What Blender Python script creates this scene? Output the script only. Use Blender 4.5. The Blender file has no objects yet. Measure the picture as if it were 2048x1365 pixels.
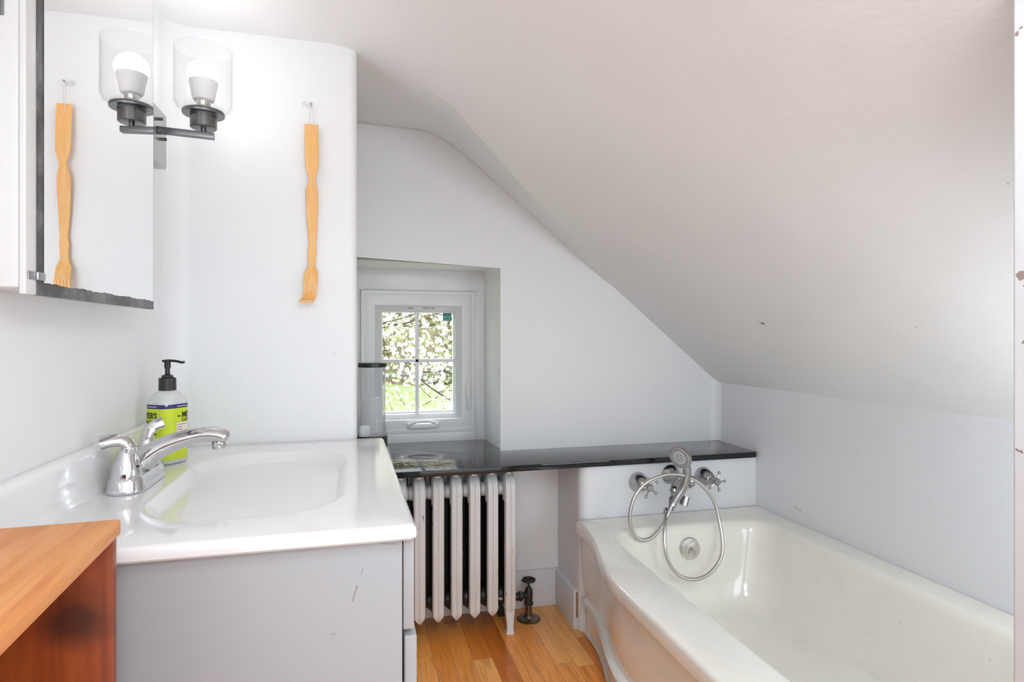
import bpy, bmesh, math, random
from mathutils import Vector, Matrix
random.seed(7)
PI = math.pi
S = bpy.context.scene
COL = S.collection

# ------------------------------------------------------------------ helpers
def link(name, me, mat, parent=None):
    o = bpy.data.objects.new(name, me)
    COL.objects.link(o)
    if mat is not None:
        for m in (mat if isinstance(mat, (list, tuple)) else [mat]):
            me.materials.append(m)
    if parent is not None:
        o.parent = parent
    return o

def obj(name, bm, mat, parent=None, smooth=35, bevel=0, seg=3, loc=None):
    bmesh.ops.recalc_face_normals(bm, faces=bm.faces)
    if smooth:
        lim = math.radians(smooth)
        for f in bm.faces: f.smooth = True
        for e in bm.edges:
            if len(e.link_faces) == 2:
                e.smooth = e.calc_face_angle(0) < lim
    me = bpy.data.meshes.new(name)
    bm.to_mesh(me); bm.free()
    o = link(name, me, mat, parent)
    if loc: o.location = loc
    if bevel:
        b = o.modifiers.new('bevel', 'BEVEL'); b.width = bevel; b.segments = seg
        b.limit_method = 'ANGLE'; b.angle_limit = math.radians(40)
        b.harden_normals = False
        for p in me.polygons: p.use_smooth = True
    return o

def tag(o, label, cat, group=None, kind=None):
    o['label'] = label; o['category'] = cat
    if group: o['group'] = group
    if kind: o['kind'] = kind
    return o

def thing(name, label, cat, loc=(0, 0, 0), rz=0, group=None):
    o = bpy.data.objects.new(name, None); COL.objects.link(o)
    o.location = loc; o.rotation_euler = (0, 0, rz); o.empty_display_size = .05
    return tag(o, label, cat, group)

def struct(o):
    o['kind'] = 'structure'; return o

def box(bm, x0, x1, y0, y1, z0, z1):
    r = bmesh.ops.create_cube(bm, size=1)
    for v in r['verts']:
        v.co = Vector(((x0+x1)/2 + v.co.x*(x1-x0), (y0+y1)/2 + v.co.y*(y1-y0), (z0+z1)/2 + v.co.z*(z1-z0)))
    return r['verts']

def prism(bm, pts, axis, a, b):
    """closed polygon pts (2-d) extruded along axis from a to b"""
    def P(p, t):
        return {'x': (t, p[0], p[1]), 'y': (p[0], t, p[1]), 'z': (p[0], p[1], t)}[axis]
    A = [bm.verts.new(P(p, a)) for p in pts]; B = [bm.verts.new(P(p, b)) for p in pts]
    bm.faces.new(A); bm.faces.new(B[::-1])
    n = len(pts)
    for i in range(n):
        bm.faces.new((A[i], A[(i+1) % n], B[(i+1) % n], B[i]))
    return A, B

def loft(bm, rings, closed=True, cap0=True, cap1=True):
    R = [[bm.verts.new(p) for p in r] for r in rings]
    n = len(R[0])
    for a, b in zip(R, R[1:]):
        for i in range(n if closed else n-1):
            j = (i+1) % n
            bm.faces.new((a[i], a[j], b[j], b[i]))
    if cap0: bm.faces.new(R[0][::-1])
    if cap1: bm.faces.new(R[-1])
    return R

def lathe(bm, prof, seg=32, M=Matrix(), cap0=True, cap1=True):
    rings = []
    for r, z in prof:
        r = max(r, 1e-5)
        rings.append([M @ Vector((r*math.cos(2*PI*i/seg), r*math.sin(2*PI*i/seg), z)) for i in range(seg)])
    return loft(bm, rings, True, cap0, cap1)

def frame_to(d, up=Vector((0, 0, 1))):
    d = Vector(d).normalized()
    if abs(d.dot(up)) > .98: up = Vector((0, 1, 0))
    x = up.cross(d).normalized(); y = d.cross(x)
    return Matrix((x, y, d)).transposed()

def axis_m(p, d):
    return Matrix.Translation(Vector(p)) @ frame_to(d).to_4x4()

def smooth_path(pts, n=8):
    pts = [Vector(p) for p in pts]; out = []
    for i in range(len(pts)-1):
        p0 = pts[max(i-1, 0)]; p1 = pts[i]; p2 = pts[i+1]; p3 = pts[min(i+2, len(pts)-1)]
        for k in range(n):
            t = k/n
            out.append(.5*((2*p1)+(p2-p0)*t+(2*p0-5*p1+4*p2-p3)*t*t+(3*p1-p0-3*p2+p3)*t**3))
    out.append(pts[-1]); return out

def tube(bm, path, r, seg=12, caps=True, flat=None):
    """r: number or list of radii (or (rx, ry) pairs); parallel transport"""
    path = [Vector(p) for p in path]; n = len(path)
    rs = r if isinstance(r, (list, tuple)) else [r]*n
    rings = []; x = None
    for i, p in enumerate(path):
        t = (path[min(i+1, n-1)]-path[max(i-1, 0)]).normalized()
        if x is None:
            F = frame_to(t); x = F.col[0].copy()
        x = (x - t*x.dot(t)).normalized(); y = t.cross(x)
        rr = rs[i]; rx, ry = rr if isinstance(rr, (list, tuple)) else (rr, rr)
        rings.append([p + x*rx*math.cos(2*PI*k/seg) + y*ry*math.sin(2*PI*k/seg) for k in range(seg)])
    return loft(bm, rings, True, caps, caps)

def sphere(bm, c, r, u=16, v=10, sc=(1, 1, 1)):
    q = bmesh.ops.create_uvsphere(bm, u_segments=u, v_segments=v, radius=r)
    for w in q['verts']:
        w.co = Vector((w.co.x*sc[0], w.co.y*sc[1], w.co.z*sc[2])) + Vector(c)

def rrect(x0, x1, y0, y1, r, z, nl=36, ns=16, nc=8, warp=None):
    """rounded rectangle, counter clockwise, constant vertex count"""
    P = []
    def side(a, b, n):
        for i in range(n):
            t = (i+.5)/n
            P.append((a[0]+(b[0]-a[0])*t, a[1]+(b[1]-a[1])*t))
    def arc(cx, cy, a0):
        for i in range(nc+1):
            a = a0 + PI/2*i/nc
            P.append((cx+r*math.cos(a), cy+r*math.sin(a)))
    side((x0+r, y0), (x1-r, y0), ns); arc(x1-r, y0+r, -PI/2)
    side((x1, y0+r), (x1, y1-r), nl); arc(x1-r, y1-r, 0)
    side((x1-r, y1), (x0+r, y1), ns); arc(x0+r, y1-r, PI/2)
    side((x0, y1-r), (x0, y0+r), nl); arc(x0+r, y0+r, PI)
    if warp: P = [warp(x, y) for x, y in P]
    return [Vector((x, y, z)) for x, y in P]

def bmn(): return bmesh.new()

def interp(tab, x):
    if x <= tab[0][0]: return tab[0][1]
    for (a, b), (c, d) in zip(tab, tab[1:]):
        if x <= c: return b + (d-b)*(x-a)/(c-a)
    return tab[-1][1]

def sstep(t):
    t = max(0, min(1, t)); return t*t*(3-2*t)

# ------------------------------------------------------------------ materials
def mat(name, color=(.8, .8, .8), rough=.5, metal=0, spec=.5, coat=0, **k):
    m = bpy.data.materials.new(name); m.use_nodes = True
    b = m.node_tree.nodes['Principled BSDF']
    b.inputs['Base Color'].default_value = (*color, 1)
    b.inputs['Roughness'].default_value = rough
    b.inputs['Metallic'].default_value = metal
    b.inputs['Specular IOR Level'].default_value = spec
    b.inputs['Coat Weight'].default_value = coat
    b.inputs['Coat Roughness'].default_value = .08
    for kk, v in k.items(): b.inputs[kk].default_value = v
    return m

class NT:
    def __init__(s, m):
        s.t = m.node_tree; s.b = s.t.nodes['Principled BSDF']
        s.tc = s.t.nodes.new('ShaderNodeTexCoord')
    def n(s, typ, **k):
        q = s.t.nodes.new(typ)
        for a, v in k.items(): setattr(q, a, v)
        return q
    def l(s, a, b): s.t.links.new(a, b)
    def noise(s, scale, detail=3, rough=.5, vec=None, stretch=None, dist=0):
        q = s.n('ShaderNodeTexNoise'); q.inputs['Scale'].default_value = scale
        q.inputs['Detail'].default_value = detail; q.inputs['Roughness'].default_value = rough
        q.inputs['Distortion'].default_value = dist
        src = vec or s.tc.outputs['Object']
        if stretch:
            mp = s.n('ShaderNodeMapping'); mp.inputs['Scale'].default_value = stretch
            s.l(src, mp.inputs['Vector']); src = mp.outputs['Vector']
        s.l(src, q.inputs['Vector']); return q.outputs['Fac']
    def ramp(s, fac, stops):
        r = s.n('ShaderNodeValToRGB'); e = r.color_ramp.elements
        while len(e) < len(stops): e.new(.5)
        for i, (p, c) in enumerate(stops):
            e[i].position = p; e[i].color = (*c, 1) if len(c) == 3 else c
        s.l(fac, r.inputs['Fac']); return r.outputs['Color']
    def math(s, op, a, b=None, c=None):
        q = s.n('ShaderNodeMath', operation=op)
        for i, v in enumerate((a, b, c)):
            if v is None: continue
            if isinstance(v, (int, float)): q.inputs[i].default_value = v
            else: s.l(v, q.inputs[i])
        return q.outputs[0]
    def mix(s, fac, a, b, blend='MIX'):
        q = s.n('ShaderNodeMix', data_type='RGBA', blend_type=blend)
        for i, v in ((0, fac), (6, a), (7, b)):
            if isinstance(v, (int, float)): q.inputs[i].default_value = v
            elif isinstance(v, tuple): q.inputs[i].default_value = (*v, 1)
            else: s.l(v, q.inputs[i])
        return q.outputs[2]
    def bump(s, h, strength=.3, dist=.002, prev=None):
        q = s.n('ShaderNodeBump'); q.inputs['Strength'].default_value = strength
        q.inputs['Distance'].default_value = dist
        s.l(h, q.inputs['Height'])
        if prev: s.l(prev, q.inputs['Normal'])
        return q.outputs['Normal']
    def seg(s, a, b, w):
        """1 inside distance w of the world-space segment a-b (a mark on the surface)"""
        a = Vector(a); b = Vector(b); d = b-a; L2 = d.dot(d)
        sub = s.n('ShaderNodeVectorMath', operation='SUBTRACT'); s.l(s.tc.outputs['Object'], sub.inputs[0]); sub.inputs[1].default_value = a
        dot = s.n('ShaderNodeVectorMath', operation='DOT_PRODUCT'); s.l(sub.outputs[0], dot.inputs[0]); dot.inputs[1].default_value = d/L2
        cl = s.n('ShaderNodeClamp'); s.l(dot.outputs['Value'], cl.inputs[0])
        sc = s.n('ShaderNodeVectorMath', operation='SCALE'); sc.inputs[0].default_value = d; s.l(cl.outputs[0], sc.inputs['Scale'])
        df = s.n('ShaderNodeVectorMath', operation='DISTANCE'); s.l(sub.outputs[0], df.inputs[0]); s.l(sc.outputs[0], df.inputs[1])
        return s.math('LESS_THAN', df.outputs['Value'], w)

def plaster(name, color, rough=.42, marks=(), bumps=1.0, streak=None, chips=None, cracks=()):
    m = mat(name, color, rough, spec=.4); q = NT(m)
    big = q.noise(2.2, 2, .5); mid = q.noise(14, 4, .55, stretch=streak); fine = q.noise(90, 3, .6)
    col = q.mix(q.math('MULTIPLY', q.noise(3.1, 4, .6), .18), color, tuple(c*.86 for c in color))
    sp = q.noise(60, 1, .3)
    spots = q.math('GREATER_THAN', sp, .845)
    col = q.mix(q.math('MULTIPLY', spots, .45), col, (.2, .19, .18))
    for a, b, w, dark in marks:
        col = q.mix(q.math('MULTIPLY', q.seg(a, b, w), dark), col, (.12, .115, .11))
    if chips:
        c = q.math('GREATER_THAN', q.noise(chips[0], 3, .7), chips[1])
        col = q.mix(c, col, (.32, .25, .22))
    q.l(col, q.b.inputs['Base Color'])
    h = q.math('ADD', q.math('MULTIPLY', big, 3.0), q.math('ADD', q.math('MULTIPLY', mid, .55), q.math('MULTIPLY', fine, .1)))
    for a, b, w in cracks:
        h = q.math('ADD', h, q.math('MULTIPLY', q.seg(a, b, w), .7))
    q.l(q.bump(h, .55*bumps, .006), q.b.inputs['Normal'])
    return m

def metal(name, color, rough, scratch=0):
    m = mat(name, color, rough, 1); q = NT(m)
    r = q.noise(30, 3, .6)
    q.l(q.math('MULTIPLY_ADD', r, .12, max(0, rough-.05)), q.b.inputs['Roughness'])
    return m

def plastic(name, color, rough=.35, var=.06, coat=0, scale=8, bump=0):
    m = mat(name, color, rough, coat=coat); q = NT(m)
    q.l(q.mix(q.math('MULTIPLY', q.noise(scale, 3, .6), var*4), color, tuple(c*.8 for c in color)), q.b.inputs['Base Color'])
    if bump: q.l(q.bump(q.noise(60, 3, .6), bump, .001), q.b.inputs['Normal'])
    return m

def glass(name, tint=(1, 1, 1), refl=.10, rough=.02, power=2.2):
    m = bpy.data.materials.new(name); m.use_nodes = True; t = m.node_tree
    for x in list(t.nodes): t.nodes.remove(x)
    out = t.nodes.new('ShaderNodeOutputMaterial'); mx = t.nodes.new('ShaderNodeMixShader')
    tr = t.nodes.new('ShaderNodeBsdfTransparent'); tr.inputs[0].default_value = (*tint, 1)
    gl = t.nodes.new('ShaderNodeBsdfGlossy'); gl.inputs['Roughness'].default_value = rough
    fr = t.nodes.new('ShaderNodeLayerWeight'); fr.inputs['Blend'].default_value = refl
    t.links.new(fr.outputs['Facing'], mx.inputs[0]); 
    pw = t.nodes.new('ShaderNodeMath'); pw.operation = 'POWER'; pw.inputs[1].default_value = power
    t.links.new(fr.outputs['Facing'], pw.inputs[0]); t.links.new(pw.outputs[0], mx.inputs[0])
    t.links.new(tr.outputs[0], mx.inputs[1]); t.links.new(gl.outputs[0], mx.inputs[2])
    t.links.new(mx.outputs[0], out.inputs[0])
    return m

WALL = (.84, .84, .84)
M = {}
# positions of marks were read off the photograph and carried to the surfaces
M['wall_back'] = plaster('white_plaster_wall', WALL, .40, marks=[
    ((.02, 1.62, 1.21), (.0, 1.62, 1.195), .0012, .4)],
    cracks=[((-.25, 1.62, 1.17), (-.215, 1.62, 1.165), .0025), ((-.215, 1.62, 1.165), (-.20, 1.62, 1.15), .002)])
M['wall'] = plaster('white_paint_wall', WALL, .40, streak=(1, 1, .25))
M['wall_right'] = plaster('white_wall_cool_cast', (.79, .80, .825), .38, streak=(1, .3, 1), marks=[  # bluish cast of the light on this side put into the wall colour
    ((1.526, 1.83, .47), (1.526, 1.80, .462), .0014, .6), ((1.526, 1.80, .462), (1.526, 1.76, .445), .0008, .4)])
M['ceiling'] = plaster('rough_white_plaster_ceiling', WALL, .45, bumps=1.15, streak=(1, .35, 1),
    marks=[((1.045, 1.14, 1.30), (1.10, 1.14, 1.25), .0009, .45)],
    cracks=[((-.03, 1.60, 1.845), (.03, 1.52, 1.84), .0025), ((.03, 1.52, 1.84), (.14, 1.50, 1.79), .0016)])
M['chipped'] = plaster('chipped_white_paint', (.70, .70, .715), .4, chips=(30, .66))
M['trim'] = plastic('white_trim_paint', (.74, .75, .78), .35, .05, scale=6)
M['window_white'] = plastic('white_window_vinyl', (.80, .80, .80), .3, .02)
M['window_grey'] = plastic('grey_glazing_bead', (.66, .66, .67), .35, .02)
M['bulb_white'] = plastic('white_bulb_collar', (.9, .9, .9), .4, .02)
M['black_gloss'] = mat('black_laminate', (.008, .008, .009), .06, spec=.5)
q = NT(M['black_gloss'])
# dusty haze and a water ring on the laminate by the window
geo = q.tc.outputs['Object']
sx = q.n('ShaderNodeSeparateXYZ'); q.l(geo, sx.inputs[0])
def ell(cx, cy, rx, ry):
    a = q.math('POWER', q.math('ABSOLUTE', q.math('DIVIDE', q.math('SUBTRACT', sx.outputs[0], cx), rx)), 2)
    b = q.math('POWER', q.math('ABSOLUTE', q.math('DIVIDE', q.math('SUBTRACT', sx.outputs[1], cy), ry)), 2)
    return q.math('SQRT', q.math('ADD', a, b))
e = q.math('ADD', ell(.235, 2.27, .15, .15), q.math('MULTIPLY', q.noise(18, 4, .7), .5))
haze = q.ramp(e, [(.0, (.0, .0, .0)), (.5, (.02, .02, .02)), (.72, (1, 1, 1)), (.92, (0, 0, 0))])
hz = q.math('MULTIPLY', haze, q.ramp(q.noise(60, 5, .75), [(.38, (0, 0, 0)), (.7, (1, 1, 1))]))
speck = q.math('GREATER_THAN', q.noise(120, 2, .5), .78)
q.l(q.mix(q.math('MAXIMUM', q.math('MULTIPLY', hz, .8), q.math('MULTIPLY', speck, .12)), (.012, .012, .013), (.42, .42, .42)), q.b.inputs['Base Color'])
q.l(q.math('ADD', q.math('MULTIPLY', hz, .35), q.math('MULTIPLY_ADD', q.noise(5, 3, .6), .05, .0)), q.b.inputs['Roughness'])
M['vanity'] = plastic('pale_grey_vanity_paint', (.385, .39, .40), .42, .04, scale=3)
q = NT(M['vanity']); base = q.mix(.0, (.385, .39, .40), (.385, .39, .40))
for a, b, w, d in [((0.190, -0.358, 0.735), (0.184, -0.358, 0.715), .0016, .6), ((0.198, -0.358, 0.760), (0.196, -0.358, 0.752), .001, .5), ((0.160, -0.358, 0.672), (0.156, -0.358, 0.672), .0016, .4), ((0.225, -0.358, 0.792), (0.245, -0.358, 0.790), .0016, .4)]:
    base = q.mix(q.math('MULTIPLY', q.seg(a, b, w), d), base, (.2, .2, .2))
q.l(base, q.b.inputs['Base Color'])
M['marble'] = plastic('glossy_white_cultured_marble', (.84, .84, .84), .12, .01, coat=.6)
M['tub'] = mat('cream_enamel', (.70, .68, .61), .14, coat=.5)
q = NT(M['tub'])
st = q.ramp(q.noise(5, 5, .7, dist=1.2), [(.42, (0, 0, 0)), (.70, (1, 1, 1))])
col = q.mix(q.math('MULTIPLY', st, .20), (.86, .838, .765), (.66, .61, .51))
spk = q.math('GREATER_THAN', q.noise(75, 1, .4), .80)
col = q.mix(q.math('MULTIPLY', spk, .45), col, (.25, .22, .18))
# grubby sealant line where the rim meets the far wall
sy = q.n('ShaderNodeSeparateXYZ'); q.l(q.tc.outputs['Object'], sy.inputs[0])
edge = q.math('GREATER_THAN', q.math('ADD', sy.outputs[1], q.math('MULTIPLY', q.noise(26, 4, .7, stretch=(1, .2, 1)), .02)), 2.0445-1.27)
col = q.mix(q.math('MULTIPLY', edge, .55), col, (.30, .28, .22))
q.l(col, q.b.inputs['Base Color'])
q.l(q.math('MULTIPLY_ADD', q.noise(7, 3, .6), .15, .08), q.b.inputs['Roughness'])
M['caulk'] = plastic('white_sealant_bead', (.74, .73, .68), .4, .05)
M['chrome'] = metal('polished_chrome', (.66, .66, .67), .06)
M['chrome_bath'] = metal('bath_chrome', (.47, .47, .48), .18)
M['chrome_worn'] = metal('worn_chrome', (.74, .72, .68), .16)
M['nickel'] = metal('dark_brushed_nickel', (.20, .20, .205), .32)
M['nickel_light'] = metal('brushed_steel_plate', (.50, .50, .51), .36)
M['hose'] = metal('braided_steel_hose', (.60, .58, .55), .30)
q = NT(M['hose']); w = q.n('ShaderNodeTexWave'); w.inputs['Scale'].default_value = 160; q.l(q.tc.outputs['Object'], w.inputs['Vector']); q.l(q.bump(w.outputs['Fac'], .4, .0006), q.b.inputs['Normal'])
M['nozzle'] = plastic('grey_nozzle_plate', (.55, .55, .55), .4, .02)
M['black_plastic'] = plastic('black_plastic', (.018, .018, .018), .3, .1)
M['rubber'] = plastic('black_rubber_dot', (.02, .02, .02), .6, .1)
M['bottle'] = mat('milky_bottle_plastic', (.66, .67, .66), .25, **{'Subsurface Weight': .2})
M['label_green'] = plastic('lime_label', (.62, .74, .03), .4, .03)
M['label_navy'] = plastic('navy_label_band', (.035, .03, .16), .4, .03)
M['label_pink'] = plastic('pale_pink_label_panel', (.85, .76, .70), .5, .02)
M['ink'] = plastic('black_ink', (.02, .025, .02), .5, .02)
M['ink_white'] = plastic('white_ink', (.7, .7, .75), .5, .02)
M['teal'] = plastic('teal_sticker', (.03, .22, .19), .5, .1)
M['teal_light'] = plastic('pale_teal_ink', (.25, .55, .5), .5, .1)
M['radiator'] = mat('aged_silver_white_radiator_paint', (.58, .575, .56), .38)
q = NT(M['radiator'])
ch = q.math('GREATER_THAN', q.noise(26, 4, .72, stretch=(1, 1, .3)), .67)
c0 = q.mix(q.math('MULTIPLY', q.noise(9, 4, .6), .25), (.76, .76, .755), (.55, .545, .53))
q.l(q.mix(q.math('MULTIPLY', ch, .8), c0, (.03, .028, .025)), q.b.inputs['Base Color'])
q.l(q.bump(q.noise(40, 3, .6), .25, .002), q.b.inputs['Normal'])
M['iron'] = mat('dark_old_iron', (.035, .032, .03), .45, .6)
q = NT(M['iron']); q.l(q.mix(q.noise(25, 4, .7), (.012, .012, .012), (.09, .08, .07)), q.b.inputs['Base Color']); q.l(q.bump(q.noise(60, 3, .6), .4, .002), q.b.inputs['Normal'])
M['iron_shade'] = mat('dark_iron_and_gap_shade', (.02, .019, .018), .5)  # dark old iron, with shade between the columns put into its colour
q = NT(M['iron_shade']); q.l(q.mix(q.math('GREATER_THAN', q.noise(30, 4, .75, stretch=(1, 1, .3)), .66), (.018, .017, .016), (.22, .22, .21)), q.b.inputs['Base Color'])
M['brass'] = mat('tarnished_brass', (.22, .17, .11), .35, .9)
q = NT(M['brass']); q.l(q.mix(q.noise(30, 4, .7), (.10, .075, .05), (.36, .30, .22)), q.b.inputs['Base Color'])
M['mirror'] = metal('silvered_mirror', (.95, .95, .95), .0)
M['mirror'].node_tree.nodes['Principled BSDF'].inputs['Roughness'].default_value = 0
for l_ in list(M['mirror'].node_tree.links):
    if l_.to_socket.name == 'Roughness': M['mirror'].node_tree.links.remove(l_)
M['mirror_rim'] = mat('dark_desilvered_mirror_edge', (.06, .06, .06), .35)
q = NT(M['mirror_rim']); q.l(q.mix(q.ramp(q.noise(22, 5, .7), [(.45, (0, 0, 0)), (.75, (1, 1, 1))]), (.045, .045, .047), (.22, .22, .22)), q.b.inputs['Base Color'])
M['cab_paint'] = plastic('glossy_white_cabinet_paint', (.74, .74, .73), .3, .05, bump=.15)
M['glass'] = glass('clear_glass', (.985, .985, .985), .22)
M['pane'] = glass('window_glass', (.97, .98, .97), .12)
M['clear_plastic'] = glass('clear_plastic', (.965, .965, .97), .30, .05, 1.5)
M['frost'] = mat('cloudy_inner_plastic', (.9, .9, .9), .3, **{'Alpha': .22})
NT(M['frost'])
M['dirt_board'] = plastic('raw_cut_board', (.34, .22, .12), .7, .2)
M['string'] = plastic('white_string', (.75, .73, .70), .8, .1)

def wood(name, c1, c2, c3, scale=1, axis='z', rough=.4, coat=0, knots=()):
    m = mat(name, c1, rough, coat=coat); q = NT(m)
    st = {'x': (1.5, 30, 30), 'y': (30, 1.5, 30), 'z': (30, 30, 1.5)}[axis]
    g = q.noise(1*scale, 5, .65, stretch=st, dist=.8)
    f = q.noise(3*scale, 3, .6, stretch=tuple(s*2.2 for s in st))
    col = q.ramp(g, [(.3, c2), (.5, c1), (.72, c3)])
    col = q.mix(q.math('MULTIPLY', f, .25), col, c2, 'MIX')
    for c, r in knots:
        sb = q.n('ShaderNodeVectorMath', operation='DISTANCE'); 
        ns = q.n('ShaderNodeTexNoise'); ns.inputs['Scale'].default_value = 14; q.l(q.tc.outputs['Object'], ns.inputs['Vector'])
        q.l(q.tc.outputs['Object'], sb.inputs[0]); sb.inputs[1].default_value = c
        d = q.math('ADD', sb.outputs['Value'], q.math('MULTIPLY', q.math('SUBTRACT', ns.outputs['Fac'], .5), r*1.3))
        k = q.ramp(q.math('DIVIDE', d, r), [(.25, (1, 1, 1)), (1, (0, 0, 0))])
        col = q.mix(q.math('MULTIPLY', k, .85), col, (.035, .008, .003))
    q.l(col, q.b.inputs['Base Color'])
    q.l(q.bump(g, .12, .001), q.b.inputs['Normal'])
    return m
M['bamboo'] = wood('honey_bamboo', (.86, .48, .17), (.78, .39, .12), (.90, .56, .24), 3, 'z', .4)
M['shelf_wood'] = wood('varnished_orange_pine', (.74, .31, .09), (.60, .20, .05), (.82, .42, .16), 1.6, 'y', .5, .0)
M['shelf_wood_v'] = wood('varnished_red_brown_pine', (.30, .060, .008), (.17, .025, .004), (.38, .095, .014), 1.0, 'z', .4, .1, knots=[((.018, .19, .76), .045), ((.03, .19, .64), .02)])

def floor_mat():
    m = mat('orange_laminate_strips', (.6, .3, .1), .28, coat=.15); q = NT(m)
    sp = q.n('ShaderNodeSeparateXYZ'); q.l(q.tc.outputs['Object'], sp.inputs[0])
    W = .0642
    u = q.math('DIVIDE', q.math('SUBTRACT', sp.outputs[0], .4415), W)
    col_i = q.math('FLOOR', u); fx = q.math('FRACT', u)
    wn = q.n('ShaderNodeTexWhiteNoise', noise_dimensions='1D'); q.l(col_i, wn.inputs['W'])
    v = q.math('DIVIDE', q.math('ADD', sp.outputs[1], q.math('MULTIPLY', wn.outputs['Value'], 3.1)), .62)
    row = q.math('FLOOR', v); fy = q.math('FRACT', v)
    cb = q.n('ShaderNodeCombineXYZ'); q.l(col_i, cb.inputs[0]); q.l(row, cb.inputs[1])
    w2 = q.n('ShaderNodeTexWhiteNoise', noise_dimensions='2D'); q.l(cb.outputs[0], w2.inputs['Vector'])
    tone = q.ramp(w2.outputs['Value'], [(0, (.62, .17, .022)), (.25, (.86, .29, .05)), (.55, (.96, .39, .085)), (.8, (1.0, .49, .14)), (1, (.90, .32, .055))])
    ofs = q.n('ShaderNodeVectorMath', operation='SCALE'); q.l(w2.outputs['Color'], ofs.inputs[0]); ofs.inputs['Scale'].default_value = 13
    ad = q.n('ShaderNodeVectorMath', operation='ADD'); q.l(q.tc.outputs['Object'], ad.inputs[0]); q.l(ofs.outputs[0], ad.inputs[1])
    g = q.noise(1, 5, .7, vec=ad.outputs[0], stretch=(34, 2.2, 10), dist=1.6)
    g2 = q.noise(1, 4, .7, vec=ad.outputs[0], stretch=(150, 7, 10))
    gr = q.ramp(g, [(.35, (.45, .45, .45)), (.5, (1, 1, 1)), (.7, (.80, .80, .80))])
    c = q.mix(.60, tone, gr, 'MULTIPLY')
    c = q.mix(.28, c, q.ramp(g2, [(.35, (.5, .5, .5)), (.6, (1, 1, 1))]), 'MULTIPLY')
    ex = q.math('LESS_THAN', q.math('MINIMUM', fx, q.math('SUBTRACT', 1, fx)), .014)
    ey = q.math('LESS_THAN', fy, .0025)
    c = q.mix(q.math('MULTIPLY', q.math('MAXIMUM', ex, ey), .5), c, (.12, .04, .012))
    q.l(c, q.b.inputs['Base Color'])
    q.l(q.bump(g2, .08, .001), q.b.inputs['Normal'])
    return m
M['floor'] = floor_mat()

# ------------------------------------------------------------------ camera
F = 1197.0
th = math.atan(310/1197)
cam = bpy.data.cameras.new('camera'); co = bpy.data.objects.new('camera', cam); COL.objects.link(co)
co.location = (0, 0, 1.09); co.rotation_euler = (PI/2, 0, -th)
cam.sensor_width = 36; cam.lens = F/2048*36; cam.shift_y = -12.5/2048; cam.clip_start = .02
S.camera = co

# ------------------------------------------------------------------ room shell
XL, YB, YW, XR = -.445, 1.62, 2.31, 1.526
HX = -.9
bm = bmn(); box(bm, -.55, 1.75, HX, 2.75, -.06, 0); struct(obj('floor', bm, M['floor'], smooth=0))
bm = bmn(); box(bm, -.55, XL, HX, 1.70, 0, 1.86); struct(obj('wall_left', bm, M['wall'], smooth=0))

# wall with the back scratcher: rounded inner corner on the left, rounded outer corner on the right
bm = bmn(); fp_ = [(XL-.001, YB+.001), (XL-.001, YB-.05)]
for i in range(1, 9):
    a = PI - PI/2*i/8
    fp_.append((XL+.05+.05*math.cos(a), YB-.05+.05*math.sin(a)))
fp_.append((XL+.05, YB+.001))
prism(bm, fp_, 'z', .902, 1.86); struct(obj('trim_4', bm, M['wall_back'], smooth=60))
pts = [(-.54, 2.64), (-.54, YB)]
pts += [(-.02+.02*math.cos(PI*-.5+PI/2*i/8)+.0, YB+.02+.02*math.sin(-PI/2+PI/2*i/8)) for i in range(9)]
pts += [(0, 2.64)]
bm = bmn(); prism(bm, pts, 'z', 0, 1.90)
struct(obj('wall_back', bm, M['wall_back'], smooth=40))

# deep window wall of the alcove, with the splayed opening
ox, oz0, oz1 = .5645, .63, 1.368
ring = [(-.03, 0), (1.68, 0), (1.68, 2.05), (-.03, 2.05), (-.03, oz1), (ox, oz1), (ox, oz0-.03), (-.03, oz0-.03)]
bm = bmn(); A, B = prism(bm, ring, 'y', YW, 2.60)
for v in B:
    if abs(v.co.x-ox) < 1e-4: v.co.x = .545
ed = [e for e in bm.edges if all(abs(v.co.y-YW) < 1e-4 for v in e.verts) and
      (all(abs(v.co.z-oz1) < 1e-4 for v in e.verts) or all(abs(v.co.x-ox) < 1e-4 for v in e.verts))]
ed += [e for e in bm.edges if all(abs(v.co.z-oz1) < 1e-4 for v in e.verts) and {round(v.co.y, 3) for v in e.verts} == {2.31, 2.6} and all(v.co.x > .5 for v in e.verts)]
bmesh.ops.bevel(bm, geom=ed, offset=.014, segments=5, affect='EDGES', profile=.5)
struct(obj('wall_rear', bm, M['wall'], smooth=40))
# cavity walls behind, holding the window
bm = bmn()
wx0, wx1, wz0, wz1 = .015, .502, .667, 1.279
box(bm, -.1, 1.68, 2.66, 2.72, -.6, wz0); box(bm, -.1, 1.68, 2.66, 2.72, wz1, 2.1)
box(bm, -.1, wx0, 2.66, 2.72, wz0, wz1); box(bm, wx1, 1.68, 2.66, 2.72, wz0, wz1)
struct(obj('wall_exterior', bm, M['wall'], smooth=0))
bm = bmn()
box(bm, -.03, .56, 2.598, 2.66, wz1, 1.40); box(bm, wx1, .56, 2.598, 2.66, .60, wz1); box(bm, -.03, wx0, 2.598, 2.66, .60, wz1)
box(bm, wx0, wx1, 2.586, 2.66, .62, wz0)
struct(obj('trim_1', bm, M['window_white'], smooth=0, bevel=.002))

for nm in ('wall_rear', 'wall_back'):
    bpy.data.objects[nm].modifiers.new('wn', 'WEIGHTED_NORMAL').keep_sharp = True
# right knee wall
bm = bmn(); box(bm, XR, 1.62, HX, 2.45, 0, .93)
vs = [v for v in bm.verts if v.co.z > .5 and v.co.x < XR+.01]
for v in vs: v.co.z = .884
struct(obj('wall_right', bm, M['wall_right'], smooth=0))
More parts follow.
